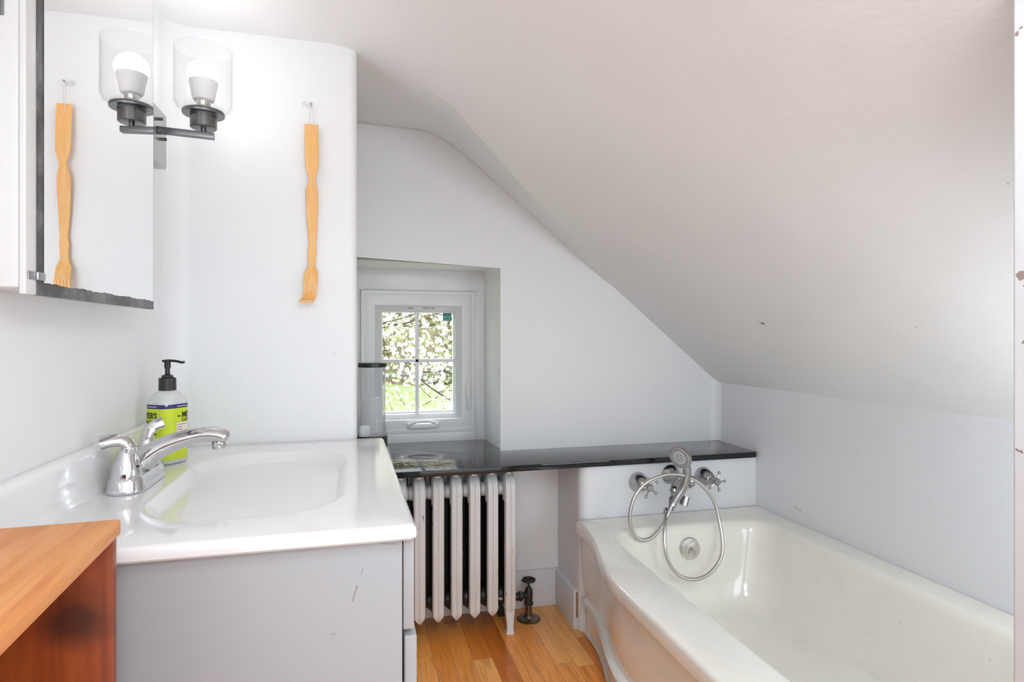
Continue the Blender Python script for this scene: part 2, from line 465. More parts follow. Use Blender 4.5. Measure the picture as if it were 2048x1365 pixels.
# rounded plaster fillet in the far right corner above the shelf
bm = bmn(); r = .035; pts = [(XR+.001, YW+.001), (XR+.001, YW-r)]
for i in range(1, 8):
    a = PI/2*i/8
    pts.append((XR-r+r*math.cos(a), YW-r+r*math.sin(a)))
pts.append((XR-r, YW+.001))
prism(bm, pts, 'z', .6301, .90); struct(obj('trim_2', bm, M['wall'], smooth=60))

# stub wall / door jamb at the near right with chipped paint on its corner
bm = bmn(); box(bm, .698, 1.526, -.12, .50, 0, 1.9)
struct(obj('wall_near', bm, M['chipped'], smooth=0, bevel=.004))

# block the bath fittings are fixed to
bm = bmn(); box(bm, .79, XR+.002, 2.05, YW+.01, 0, .609)
bmesh.ops.bevel(bm, geom=[e for e in bm.edges if all(abs(v.co.x-.79) < 1e-4 and abs(v.co.y-2.05) < 1e-4 for v in e.verts)], offset=.036, segments=10, affect='EDGES', profile=.5)
struct(obj('wall_fittings', bm, M['wall_right'], smooth=40)).modifiers.new('wn', 'WEIGHTED_NORMAL').keep_sharp = True

# ceiling: flat at the left, bending down to the knee wall; a deeper pocket over the alcove
ZM = [(-.6, 1.846), (-.12, 1.846), (0, 1.842), (.12, 1.787), (.25, 1.716), (.5, 1.583), (.75, 1.452), (1.0, 1.318), (1.15, 1.195), (1.25, 1.112), (XR, .883), (1.68, .756)]
ZB = [(-.6, 1.882), (.2, 1.882), (.265, 1.878), (.341, 1.846), (.449, 1.769), (.569, 1.668), (.66, 1.594), (.756, 1.5175), (1.20, 1.143), (XR, .883), (1.68, .756)]
YR = [(-.6, 1.62), (0, 1.62), (.12, 1.64), (.25, 1.612), (.304, 1.676), (.403, 1.758), (.481, 1.837), (.605, 1.94), (.8, 2.12), (1.0, 2.30), (1.68, 2.31)]
def sm(tab, x, w=.035):
    return sum(interp(tab, x+d*w) for d in (-1, -.5, 0, .5, 1))/5
bm = bmn(); rows = []
xs = [-.55 + i*(1.68+.55)/120 for i in range(121)]
for x in xs:
    z0 = sm(ZM, x, .06) if x < 1.4 else interp(ZM, x)
    zb = sm(ZB, x, .02) if x < 1.4 else interp(ZB, x)
    yr = min(sm(YR, x, .02), YW+.02)
    if x > .98: zb = z0
    zb = max(zb, z0)
    row = []
    for k in range(22): row.append((x, HX + (yr-HX)*(k/21)**.7, z0))
    L = max(YW+.03-yr, .001)
    for k in range(1, 9):
        t = k/8; row.append((x, yr+L*t, z0+(zb-z0)*t))
    rows.append(row)
for x, row in zip(xs, rows):
    pass
V = [[bm.verts.new(p) for p in r] for r in rows]
for a, b in zip(V, V[1:]):
    for i in range(len(a)-1): bm.faces.new((a[i], a[i+1], b[i+1], b[i]))
o = obj('ceiling', bm, M['ceiling'], smooth=9)
sd = o.modifiers.new('thickness', 'SOLIDIFY'); sd.thickness = .08; sd.offset = 1
struct(o)
me = o.data
# make sure the thickness grows upwards (away from the room)
if me.polygons[0].normal.z < 0: sd.offset = -1

# end of the recess behind the scratcher wall, and baseboards
bm = bmn(); box(bm, .56, .79, YW-.016, YW, 0, .147); struct(obj('baseboard_rear', bm, M['trim'], smooth=0, bevel=.002))
bm = bmn(); box(bm, .774, .79, 2.082, YW-.016, 0, .147); struct(obj('baseboard_right', bm, M['trim'], smooth=0, bevel=.002))
bm = bmn(); box(bm, .783, .7895, 2.079, 2.082, .045, .138); struct(obj('trim_3', bm, M['dirt_board'], smooth=0))

# ------------------------------------------------------------------ window
win = bpy.data.objects.new('window_1', None); COL.objects.link(win); win['kind'] = 'structure'; win.location = (0, 0, 0)
def ringbox(bm, x0, x1, z0, z1, ix0, ix1, iz0, iz1, y0, y1, yi=None):
    """picture-frame with mitred corners; inner edge of the front at yi"""
    yi = y0 if yi is None else yi
    O = [(x0, z0), (x1, z0), (x1, z1), (x0, z1)]; I = [(ix0, iz0), (ix1, iz0), (ix1, iz1), (ix0, iz1)]
    a = [bm.verts.new((x, y0, z)) for x, z in O]; b = [bm.verts.new((x, yi, z)) for x, z in I]
    c = [bm.verts.new((x, y1, z)) for x, z in I]; d = [bm.verts.new((x, y1, z)) for x, z in O]
    for i in range(4):
        j = (i+1) % 4
        for p, q_ in ((a, b), (b, c), (c, d), (d, a)): bm.faces.new((p[i], p[j], q_[j], q_[i]))
sx0, sx1, sz0, sz1 = .073, .445, .725, 1.216
gx0, gx1, gz0, gz1 = .101, .419, .748, 1.191
bm = bmn(); ringbox(bm, wx0, wx1, wz0, wz1, sx0, sx1, sz0, sz1, 2.592, 2.665)
ringbox(bm, wx0, wx1, wz0, wz1, wx0+.016, wx1-.016, wz0+.016, wz1-.016, 2.586, 2.60)
obj('window_frame', bm, M['window_white'], win, smooth=0, bevel=.0015)
bm = bmn(); ringbox(bm, sx0, sx1, sz0, sz1, gx0, gx1, gz0, gz1, 2.598, 2.655, 2.618)
obj('sash', bm, M['window_grey'], win, smooth=0, bevel=.001)
bm = bmn(); ringbox(bm, gx0-.004, gx1+.004, gz0-.004, gz1+.004, gx0+.006, gx1-.006, gz0+.008, gz1-.005, 2.636, 2.664)
obj('outer_bead', bm, M['window_white'], win, smooth=0)
bm = bmn(); box(bm, .2535-.008, .2535+.008, 2.628, 2.64, gz0, gz1); box(bm, gx0, gx1, 2.628, 2.64, .977-.0075, .977+.0075)
obj('glazing_bar', bm, M['window_white'], win, smooth=0, bevel=.002)
bm = bmn(); box(bm, gx0, gx1, 2.6425, 2.645, gz0, gz1); obj('glass_pane', bm, M['pane'], win, smooth=0)
# crank cover with folded handle
bm = bmn(); loft(bm, [rrect(.208-i*0, .345+i*0, 0, 1, .1, 0) for i in range(1)], cap1=False); bm.free()
bm = bmn(); box(bm, .205, .345, 2.574, 2.592, .688, .712)
for v in bm.verts:
    if v.co.y < 2.58: v.co.x += .012*(1 if v.co.x < .27 else -1); v.co.z -= .003 if v.co.z > .7 else 0
crank = obj('crank_operator', bm, M['window_white'], win, smooth=0, bevel=.004)
bm = bmn(); tube(bm, smooth_path([(.212, 2.568, .706), (.245, 2.560, .719), (.29, 2.560, .720), (.328, 2.566, .712)]), [(.005, .006)]*25, 10)
obj('crank_handle', bm, M['window_white'], crank)
# lock lever
bm = bmn(); box(bm, .462, .480, 2.584, 2.594, .80, .875); lk = obj('lock_lever', bm, M['window_white'], win, smooth=0, bevel=.004)
bm = bmn(); tube(bm, smooth_path([(.471, 2.58, .872), (.468, 2.566, .862), (.471, 2.566, .80), (.4745, 2.572, .768)]), [(.006, .004)]*25, 10)
obj('lever_handle', bm, M['window_white'], lk)

def text_mesh(txt, size, align='LEFT', bold=0):
    cu = bpy.data.curves.new('t', 'FONT'); cu.body = txt; cu.size = size; cu.align_x = align; cu.offset = bold
    cu.resolution_u = 3
    o = bpy.data.objects.new('t', cu); COL.objects.link(o)
    bpy.context.view_layer.update()
    dg = bpy.context.evaluated_depsgraph_get()
    me = bpy.data.meshes.new_from_object(o.evaluated_get(dg))
    bpy.data.objects.remove(o); 
    bm = bmesh.new(); bm.from_mesh(me); bpy.data.meshes.remove(me)
    return bm
def text_join(dst, txt, size, fn, align='LEFT', bold=0, cuts=0):
    t = text_mesh(txt, size, align, bold)
    if cuts: bmesh.ops.triangulate(t, faces=t.faces); bmesh.ops.subdivide_edges(t, edges=t.edges, cuts=cuts)
    mp = {}
    for v in t.verts: mp[v] = dst.verts.new(fn(v.co.x, v.co.y))
    for f in t.faces:
        try: dst.faces.new([mp[v] for v in f.verts])
        except ValueError: pass
    t.free()
# marking strip on the sash head
bm = bmn(); box(bm, .205, .375, 2.6065, 2.608, 1.2005, 1.2085); o = obj('marking_strip', bm, M['window_white'], win, smooth=0); o.rotation_euler = (0, 0, 0)
bm = bmn()
for i in range(11):
    if i % 3 != 2: box(bm, .212+i*.0024, .2136+i*.0024, 2.605, 2.6064, 1.2015, 1.2075)
box(bm, .2725, .2745, 2.605, 2.6064, 1.2, 1.209)
for i in range(9): box(bm, .278+i*.0034, .2805+i*.0034, 2.605, 2.6064, 1.2045, 1.2065); 
for i in range(5): box(bm, .282+i*.0036, .2848+i*.0036, 2.605, 2.6064, 1.2015, 1.2030)
box(bm, .315, .318, 2.605, 2.6064, 1.2025, 1.207); box(bm, .322, .3275, 2.605, 2.6064, 1.2025, 1.207)
obj('strip_print', bm, M['ink'], win, smooth=0)
bm = bmn(); box(bm, .368, .407, 2.6405, 2.6415, 1.152, 1.189); sk = obj('teal_sticker', bm, M['teal'], win, smooth=0)
bm = bmn(); text_join(bm, 'GLASS', .0115, lambda x, y: (.3705+x, 2.6400, 1.166+y), bold=.0004)
text_join(bm, 'GLASS', .0115, lambda x, y: (.3705+x, 2.6400, 1.155+y)); 
obj('sticker_print', bm, M['teal_light'], sk, smooth=0)

# ------------------------------------------------------------------ black shelf
bm = bmn()
prism(bm, [(.001, 2.03), (1.512, 2.03), (1.523, 2.04), (1.523, YW-.001), (ox-.001, YW-.001), (.544, 2.585), (.001, 2.585)], 'z', .609, .63)
tag(obj('ledge_shelf', bm, M['black_gloss'], smooth=0, bevel=.0015), 'long glossy black laminate ledge running under the window to the tub wall', 'shelf')

# ------------------------------------------------------------------ bathtub
tub = thing('bathtub', 'cream enamel built-in bathtub along the right wall under the sloped ceiling', 'bathtub', (1.1, 1.27, 0))
def tp(v): return Vector(v)-Vector((1.1, 1.27, 0))
X0, X1, Y0, Y1 = .679, 1.524, .502, 2.048
def sway(Y):
    return .086*sstep((Y-1.50)/.48) + .086*sstep((1.05-Y)/.48)
def outer(inset, z, r=.012, far=0):
    def warp(x, y):
        k = max(0, min(1, (X0+inset+.3-x)/.3))
        return (x+sway(y)*k, y)
    return rrect(X0+inset, X1, Y0, Y1-far, r, z, warp=warp)
rings = [outer(.042, .0), outer(.042, .008), outer(.038, .110), outer(.026, .117), outer(.023, .124), outer(.026, .131), outer(.040, .138),
         outer(.030, .20), outer(.024, .30), outer(.026, .366), outer(.006, .3705), outer(.001, .373), outer(0, .377), outer(.0, .405), outer(.0012, .4095), outer(.004, .4128), outer(.009, .4148), outer(.016, .4156)]
IX0, IX1, IY0, IY1 = .828, 1.432, .66, 1.905
def inner(d, z, r, dn=0, fy=1):
    return rrect(IX0+d, IX1-d, IY0+d*2.0+dn, IY1-d*fy, r, z)
rings += [inner(-.022, .4155, .115), inner(-.010, .413, .108), inner(-.002, .407, .10), inner(.006, .395, .10), inner(.011, .37, .10),
          inner(.022, .30, .11), inner(.035, .23, .12), inner(.050, .175, .125), inner(.068, .142, .125), inner(.092, .122, .125), inner(.13, .110, .11), inner(.18, .105, .08), inner(.24, .102, .05)]
bm = bmn(); loft(bm, [[tp(p) for p in r] for r in rings])
obj('tub_body', bm, M['tub'], tub, smooth=50)
# sealant beads along the apron foot
def bead(z, off, r, y0, y1, name):
    P = []
    n = 60
    for i in range(n+1):
        y = y0+(y1-y0)*i/n
        P.append(tp((X0+off+sway(y), y, z)))
    bm = bmn(); tube(bm, P, r, 8); return obj(name, bm, M['caulk'], tub)
bead(.006, .040, .007, .52, 2.03, 'sealant_bead')
bead(.124, .024, .0055, .52, 2.03, 'apron_moulding')
# overflow plate with trip lever
ov = Vector(tp((1.135, 1.8835, .337)))
nrm = Vector((-.02, -1, .16)).normalized()
bm = bmn(); lathe(bm, [(.034, -.006), (.038, 0), (.038, .003), (.034, .007), (.020, .009), (0, .0095)], 40, axis_m(ov, nrm))
op = obj('overflow_plate', bm, M['chrome_worn'], tub)
bm = bmn()
F3 = frame_to(nrm)
def ovp(x, y, z): return ov + F3 @ Vector((x, y, z))
for sxx in (-.02, .02): sphere(bm, ovp(sxx, .006, .009), .0045, 12, 8)
tube(bm, [ovp(0, .0, .008), ovp(0, -.004, .022), ovp(.002, -.018, .034)], [.006, .006, .0045], 10); sphere(bm, ovp(.002, -.019, .035), .006, 12, 8)
obj('trip_lever', bm, M['chrome'], op)

# ------------------------------------------------------------------ bath mixer on the wall
YF = 2.05
mx = thing('bath_mixer', 'chrome two-handle bath mixer with cross handles on the wall above the tub', 'faucet', (1.15, YF, .54))
mo = Vector((1.15, YF, .54))
def mp_(x, y, z): return Vector((x, y, z))-mo
def cross_handle(x, z, rot):
    bm = bmn(); Mx = axis_m(mp_(x, YF, z), (0, -1, 0))
    lathe(bm, [(.036, -.001), (.037, .002), (.037, .005), (.0355, .014), (.032, .026), (.027, .040), (.022, .052), (.018, .058), (.012, .061), (.010, .066), (.010, .082), (0, .082)], 36, Mx)
    e_ = obj('escutcheon', bm, M['chrome_bath'], mx)
    bm = bmn(); c = mp_(x, YF-.093, z); Mh = axis_m(c, (0, -1, 0))
    lathe(bm, [(.010, -.014), (.013, -.010), (.014, .000), (.0135, .006), (.011, .010), (.010, .0085), (0, .0085)], 28, Mh)
    for k in range(5):
        a = rot + k*2*PI/5
        d = Vector((math.cos(a), 0, math.sin(a)))
        tube(bm, [c+d*.010, c+d*.022, c+d*.031], [.0042, .003, .0028], 10)
        sphere(bm, c+d*.034, .0062, 14, 10)
    obj('cross_handle', bm, M['chrome_bath'], mx)
cross_handle(1.017, .540, .55); cross_handle(1.290, .545, 1.25)
# centre outlet body: bonnet, angled outlet, diverter knob, cradle
bm = bmn()
lathe(bm, [(.036, -.001), (.037, .004), (.031, .012), (.020, .026), (.019, .05), (.0, .05)], 32, axis_m(mp_(1.152, YF, .560), (0, -1, 0)))
tube(bm, [mp_(1.152, YF-.035, .56), mp_(1.150, YF-.072, .558)], [.017, .0175], 24); sphere(bm, mp_(1.150, YF-.074, .558), .0175, 20, 14)
obj('mixer_body', bm, M['chrome_bath'], mx)
bm = bmn()
tube(bm, [mp_(1.145, YF-.072, .556), mp_(1.118, YF-.088, .532)], [.013, .0145], 20)
lathe(bm, [(.0125, 0), (.016, .002), (.018, .01), (.018, .022), (.0155, .026), (.0155, .034), (.012, .036), (0, .036)], 24, axis_m(mp_(1.118, YF-.088, .532), (.06, -.25, -1)))
obj('diverter', bm, M['chrome_bath'], mx)
bm = bmn()
lathe(bm, [(.018, 0), (.021, .004), (.021, .012), (.018, .022), (.0, .024)], 28, axis_m(mp_(1.196, YF-.055, .545), (.9, -.35, -.1)))
tube(bm, [mp_(1.155, YF-.05, .552), mp_(1.198, YF-.056, .545)], .009, 14)
tube(bm, [mp_(1.196, YF-.06, .54), mp_(1.192, YF-.075, .525)], [.008, .006], 12)
obj('diverter_knob', bm, M['chrome_bath'], mx)
bm = bmn(); P0 = mp_(1.123, YF-.100, .497)
tube(bm, [P0+Vector((-.012, .01, .012)), P0+Vector((.0, -.012, -.002))], .010, 14)
tube(bm, [P0+Vector((.018, -.028, .012)), P0+Vector((.006, -.033, -.018))], [(.017, .014), (.0155, .013)], 18)
obj('shower_cradle', bm, M['chrome_bath'], mx, smooth=35)
bm = bmn(); tube(bm, [mp_(1.108, YF-.095, .500), mp_(1.100, YF-.097, .455)], [(.012, .012), (.009, .009)], 16)
obj('outlet_sleeve', bm, M['nickel'], mx)

# ------------------------------------------------------------------ hand shower with hose
def PX(px, py, Y):
    dx = px-1024; c, s_ = math.cos(th), math.sin(th)
    X = F*s_+dx*c; Yy = F*c-dx*s_; t = Y/Yy
    return Vector((X*t, Y, 1.09+(670-py)*t))
h0 = PX(1362, 914, 1.885)
hs = thing('hand_shower', 'chrome hand shower with round nozzle head and steel hose hanging over the tub', 'shower head', h0)
def hp(p): return Vector(p)-h0
hn = Vector((-.62, -1.0, .0)).normalized()     # face direction of the head
grip = smooth_path([hp(PX(1366, 925, 1.893)), hp(PX(1374, 940, 1.90)), hp(PX(1366, 975, 1.91)), hp(PX(1350, 1003, 1.915)), hp(PX(1344, 1013, 1.915))], 8)
rad = [.0120+.0035*math.sin(PI*min(1, i/26)) for i in range(len(grip))]
bm = bmn(); tube(bm, grip, rad, 18); obj('handle', bm, M['chrome_bath'], hs)
Mh = axis_m(Vector((0, 0, 0)), Vector((-.86, -.50, -.27)))
bm = bmn(); lathe(bm, [(0, -.026), (.012, -.025), (.024, -.019), (.036, -.008), (.0415, 0), (.0425, .004), (.041, .008), (.038, .009), (0, .009)], 44, Mh)
hd = obj('shower_head', bm, M['chrome_bath'], hs)
bm = bmn(); lathe(bm, [(.0365, .0085), (.036, .0105), (.02, .0112), (0, .0113)], 44, Mh); npz = obj('nozzle_plate', bm, M['nozzle'], hd)
bm = bmn()
for rr, n in ((.007, 5), (.0145, 9), (.0265, 22), (.0325, 28)):
    for k in range(n):
        a = 2*PI*k/n+rr*70
        p = Mh @ Vector((rr*math.cos(a), rr*math.sin(a), .0114))
        lathe(bm, [(.0017, -.001), (.0017, .0012), (0, .0014)], 8, axis_m(p, Mh.to_3x3() @ Vector((0, 0, 1))))
o = obj('nozzle', bm, M['rubber'], hd); o['kind'] = 'stuff'
hose = [(1343, 1012, 1.915), (1333, 1035, 1.905), (1318, 1062, 1.89), (1296, 1080, 1.88), (1272, 1075, 1.88), (1260, 1045, 1.885), (1264, 1008, 1.89), (1280, 978, 1.89), (1303, 960, 1.89), (1335, 950, 1.895),
        (1368, 952, 1.90), (1402, 970, 1.895), (1427, 1002, 1.885), (1438, 1040, 1.87), (1445, 1085, 1.845), (1440, 1120, 1.825), (1418, 1148, 1.81), (1387, 1160, 1.80), (1356, 1150, 1.81), (1336, 1122, 1.82), (1329, 1085, 1.835),
        (1330, 1050, 1.86), (1331, 1035, 1.90), (1332, 1020, 1.945)]
P = smooth_path([hp(PX(*a)) for a in hose], 8)
bm = bmn(); tube(bm, P, .0062, 12); obj('hose', bm, M['hose'], hs)
bm = bmn(); tube(bm, P[:5], .0085, 14); tube(bm, P[-5:], .009, 14); obj('hose_nut', bm, M['chrome_bath'], hs)

# ------------------------------------------------------------------ radiator
rad0 = Vector((.0, 2.10, 0))
rd = thing('radiator', 'old cast-iron column radiator with worn silver-white paint under the black ledge', 'radiator', rad0)
def section(xc, leg):
    bm = bmn()
    def column(y0, dy, zt, zb, flip=1, ridge=.005, w=.0215):
        rs = []
        prof = [(zb, .12, .013), (zb+.007, .45, .008), (zb+.020, .92, .002), (zb+.032, 1, 0), (.3, 1, 0), (.485, 1, 0), (zt-.062, 1, 0), (zt-.045, 1, .001), (zt-.026, .98, .008), (zt-.012, .93, .020), (zt-.003, .80, .036), (zt, .55, .05)]
        for z, ws, back in prof:
            W_ = w*ws; b = y0+back*flip
            pts = [(-W_, dy), (-W_, .012), (-W_*.80, .0015), (-W_*.15, -.0005), (0, -ridge*.6), (W_*.15, -.0005), (W_*.80, .0015), (W_, .012), (W_, dy)]
            rs.append([Vector((xc+p[0], b+p[1]*flip if p[1] != dy else y0+flip*max(dy, back+.013), z)) for p in pts])
        loft(bm, rs)
    column(0, .040, .585, .072, 1)
    column(.175, .040, .585, .055, -1, .004, .0300)  # rear column widened so the gaps stay dark
    # middle columns
    for ym in (.062, .113):
        tube(bm, [(xc, ym, .10), (xc, ym, .2), (xc, ym, .4), (xc, ym, .53)], [(.017, .017)]*4, 12)
    # top and bottom headers joining the columns
    loft(bm, [[Vector((xc+a*.0185, y, z)) for a, z in ((-1, .50), (1, .50), (1, .555), (.4, .585), (-.4, .585), (-1, .555))] for y in (.030, .145)])
    loft(bm, [[Vector((xc+a*.0185, y, z)) for a, z in ((-1, .10), (1, .10), (1, .155), (-1, .155))] for y in (.030, .145)])
    # hubs to the neighbouring section
    for z in (.520, .128):
        lathe(bm, [(.024, -.034), (.028, -.018), (.028, .018), (.024, .030)], 20, axis_m((xc, .072, z), (1, 0, 0)))
    if leg:
        for y in (.006, .150):
            rs = []
            for z, w_, d_ in ((.12, .018, .034), (.08, .017, .032), (.05, .0135, .026), (.02, .0115, .022), (.006, .0130, .024), (0, .0135, .025)):
                rs.append([Vector((xc+a*w_, y+b*d_, z)) for a, b in ((-1, .1), (-.7, 0), (.7, 0), (1, .1), (1, .9), (.7, 1), (-.7, 1), (-1, .9))])
            loft(bm, rs)
    o = obj('section', bm, [M['radiator'], M['iron_shade']], rd, smooth=28)
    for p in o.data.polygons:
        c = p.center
        if (c.y > .010 and .10 < c.z < .49 and not (leg and c.z < .12)) or (c.y > .12 and c.z < .5): p.material_index = 1  # inner and rear faces coloured dark for old iron and for shade in the gaps
    return o
N = 8
for i in range(N): section(.540-.0655*i, i in (0, N-1))

rv = thing('radiator_valve', 'black iron radiator valve with round handwheel on a brass floor flange', 'valve', (.637, 2.205, 0))
bm = bmn(); lathe(bm, [(.046, .0005), (.046, .003), (.040, .007), (.022, .010), (.015, .018), (.0, .018)], 40); 
fl = obj('floor_flange', bm, M['brass'], rv)
bm = bmn(); lathe(bm, [(.0125, .012), (.0125, .062)], 20); obj('pipe', bm, M['brass'], rv)
bm = bmn()
lathe(bm, [(.013, .055), (.017, .057), (.0175, .066), (.014, .070), (.015, .078), (.016, .10), (.015, .112), (.010, .120), (.008, .124), (.0, .124)], 20)
tube(bm, [(0, 0, .093), (-.028, -.004, .093)], .013, 16)
tube(bm, [(0, 0, .12), (0, 0, .147)], .0042, 10)
obj('valve_body', bm, M['iron'], rv, smooth=40)
bm = bmn(); lathe(bm, [(.014, 0), (.0185, .002), (.0185, .013), (.014, .015)], 6, axis_m((-.026, -.004, .093), (-1, 0, 0)))
lathe(bm, [(.012, .014), (.0145, .016), (.0145, .024), (.012, .05)], 16, axis_m((-.026, -.004, .093), (-1, 0, 0)))
obj('union_nut', bm, M['iron'], rv, smooth=25)
bm = bmn(); R, r = .0225, .0048; rs = []
for i in range(32):
    a = 2*PI*i/32; rr = R+.0012*math.cos(6*a)
    rs.append([Vector(((rr+r*math.cos(b))*math.cos(a), (rr+r*math.cos(b))*math.sin(a), .150+r*math.sin(b))) for b in [2*PI*k/8 for k in range(8)]])
loft(bm, rs+[rs[0]], cap0=False, cap1=False)
bmesh.ops.remove_doubles(bm, verts=bm.verts, dist=1e-6)
for k in range(4):
    a = PI/4+k*PI/2; tube(bm, [(0, 0, .150), (R*math.cos(a), R*math.sin(a), .150)], [.005, .0035], 8)
lathe(bm, [(.007, .142), (.008, .155), (.004, .158), (0, .158)], 12)
obj('handwheel', bm, M['iron'], rv, smooth=50)

# ------------------------------------------------------------------ vanity
CT = .82
va = thing('vanity_cabinet', 'pale grey bathroom vanity with white moulded sink top below the mirror cabinet', 'vanity', (-.19, 1.23, 0))
vo = Vector((-.19, 1.23, 0))
def vp(x, y, z): return Vector((x, y, z))-vo
def vbox(bm, x0, x1, y0, y1, z0, z1): box(bm, x0-vo.x, x1-vo.x, y0-vo.y, y1-vo.y, z0, z1)
bm = bmn(); vbox(bm, XL+.004, .063, .872, .888, 0, .799); vbox(bm, XL+.004, .063, 1.586, 1.602, 0, .799)
vbox(bm, XL+.004, XL+.016, .888, 1.586, 0, .799); vbox(bm, .047, .063, .888, 1.586, 0, .799); vbox(bm, XL+.016, .047, .888, 1.586, .05, .066)
body = obj('cabinet_body', bm, M['vanity'], va, smooth=0, bevel=.0015)
bm = bmn(); vbox(bm, .0645, .080, .874, 1.600, .664, .797); obj('drawer_front', bm, M['vanity'], va, smooth=0, bevel=.002)
for (a, b) in ((.873, 1.233), (1.237, 1.600)):
    bm = bmn(); vbox(bm, .066, .084, a, b, .07, .655); d = obj('door', bm, M['vanity'], va, smooth=0, bevel=.003)
    bm = bmn(); hy = b-.03 if b < 1.3 else a+.03
    lathe(bm, [(.005, 0), (.005, .014), (.012, .018), (.012, .024), (0, .026)], 20, axis_m(vp(.084, hy, .60), (1, 0, 0)))
    obj('knob', bm, M['chrome'], d)
def vwarp(x, y):
    if x > .02: x += (.083 - .0195*(y-.855)) - .078
    return (x, y)
def vouter(ins, z, r):
    return [p-vo for p in rrect(XL+.004+ins, .078-ins, .855+ins, 1.612-ins, r, z, warp=vwarp)]
def basin(d, z, r=.12):
    def w(x, y):
        # the bowl is a little wider at its middle
        return (x, y)
    return [p-vo for p in rrect(-.325+d*.9, -.020-d*1.15, .955+d*1.2, 1.475-d*1.2, r, z, warp=w)]
bm = bmn()
loft(bm, [vouter(.012, .7985, .004), vouter(.004, .7985, .006), vouter(.0005, .802, .008), vouter(0, .808, .009), vouter(.001, .815, .009), vouter(.005, .819, .008), vouter(.010, .820, .006),
          basin(-.006, .8200, .125), basin(-.002, .8197, .124), basin(.001, .8185, .124), basin(.004, .8160, .123)] +
     [basin(.004+.129*t, .8160-.106*math.sin(PI/2*t)**.9, min(.123, .96*min(.1525-1.025*(.004+.129*t), .26-1.2*(.004+.129*t)))) for t in [k/22 for k in range(1, 23)]])
top = obj('sink_top', bm, M['marble'], va, smooth=40)
bm = bmn(); y0, y1 = .857, 1.611
prof = [(XL+.001, .80), (-.420, .80), (-.419, .823), (-.4235, .831), (-.425, .842), (-.4255, .888), (-.4275, .8955), (-.432, .899), (XL+.001, .8995)]
prism(bm, [(p[0]-vo.x, p[1]) for p in prof], 'y', y0-vo.y, y1-vo.y)
obj('backsplash', bm, M['marble'], va, smooth=50)
bm = bmn(); lathe(bm, [(.023, .7045), (.024, .7065), (.020, .708), (.012, .7075), (0, .7075)], 32, Matrix.Translation(vp(-.172, 1.215, 0)))
obj('drain', bm, M['chrome'], va)

# ------------------------------------------------------------------ faucet on the vanity
fc = Vector((-.383, 1.212, CT))
fa = thing('sink_faucet', 'chrome two-lever centerset faucet at the back of the white sink', 'faucet', fc)
bm = bmn()
def fring(wx, wy, z, ox_=0): return rrect(-wx+ox_, wx+ox_, -wy, wy, min(wx, wy)*.98, z, 20, 6, 8)
loft(bm, [fring(.029, .080, .0005), fring(.030, .081, .002), fring(.030, .081, .006), fring(.028, .079, .010), fring(.0275, .0785, .021), fring(.024, .075, .0265), fring(.014, .06, .0275)])
obj('base_plate', bm, M['chrome'], fa, smooth=45)
for s_ in (-1, 1):
    y = .052*s_
    bm = bmn(); lathe(bm, [(.0235, .022), (.0240, .028), (.0225, .040), (.0180, .056), (.0135, .068), (.0125, .072)], 32, Matrix.Translation((0, y, 0)))
    hb = obj('handle_base', bm, M['chrome'], fa)
    bm = bmn(); 
    if s_ < 0:
        pth = smooth_path([(.002, y, .066), (.004, y-.001, .080), (-.004, y-.005, .0895), (-.018, y-.011, .0915), (-.034, y-.017, .0885)], 6)
        tube(bm, pth, [(.013-.0*i, .0125) if i < 6 else (.0125, .0100) for i in range(len(pth))], 18)
        dd = Vector((.0, 0, 0))
    else:
        pth = smooth_path([(0, y, .066), (.000, y+.001, .078), (.003, y+.002, .088), (.012, y+.004, .098), (.026, y+.007, .104)], 6)
        tube(bm, pth, [(.0125, .0115) if i < 5 else (max(.009, .0125-.0002*i)+.00018*max(0, i-10), max(.0028, .0115-.0006*i)) for i in range(len(pth))], 18)
    obj('lever', bm, M['chrome'], hb, smooth=60)
    bm = bmn(); sphere(bm, (.0205, y-.008, .045), .0022, 10, 8); obj('index_dot', bm, M['rubber'], hb)
pth = smooth_path([(-.004, 0, .020), (.008, 0, .040), (.030, 0, .060), (.060, 0, .074), (.092, 0, .083), (.118, 0, .086), (.138, 0, .083), (.150, 0, .076)], 8)
nn = len(pth); rs = []
for i in range(nn):
    t = i/(nn-1)
    rs.append((interp([(0, .030), (.15, .0265), (.35, .020), (.6, .0165), (.8, .0165), (.93, .0165), (1, .010)], t), interp([(0, .022), (.15, .021), (.35, .018), (.6, .0145), (.8, .0145), (.93, .0135), (1, .006)], t)))
# tube frame: x = sideways; make the wide radius lie along Y
bm = bmn()
rings = []
for i, p in enumerate(pth):
    t = (pth[min(i+1, nn-1)]-pth[max(i-1, 0)]).normalized(); yv = Vector((0, 1, 0)); up = t.cross(yv).normalized()*-1
    if up.z < 0: up = -up
    rx, ry = rs[i]
    rings.append([p+yv*rx*math.cos(2*PI*k/28)+up*ry*math.sin(2*PI*k/28) for k in range(28)])
loft(bm, rings); obj('spout', bm, M['chrome'], fa, smooth=60)
bm = bmn(); lathe(bm, [(.0118, 0), (.0118, .013), (.0108, .015), (.009, .0145), (0, .012)], 24, axis_m((.134, 0, .0735), (.14, 0, -1)))
obj('aerator', bm, M['chrome'], fa)
bm = bmn(); tube(bm, [(-.020, 0, .02), (-.020, 0, .062)], .0028, 10); sphere(bm, (-.020, 0, .064), .006, 14, 10, (1, 1, .8)); obj('lift_rod', bm, M['chrome'], fa)

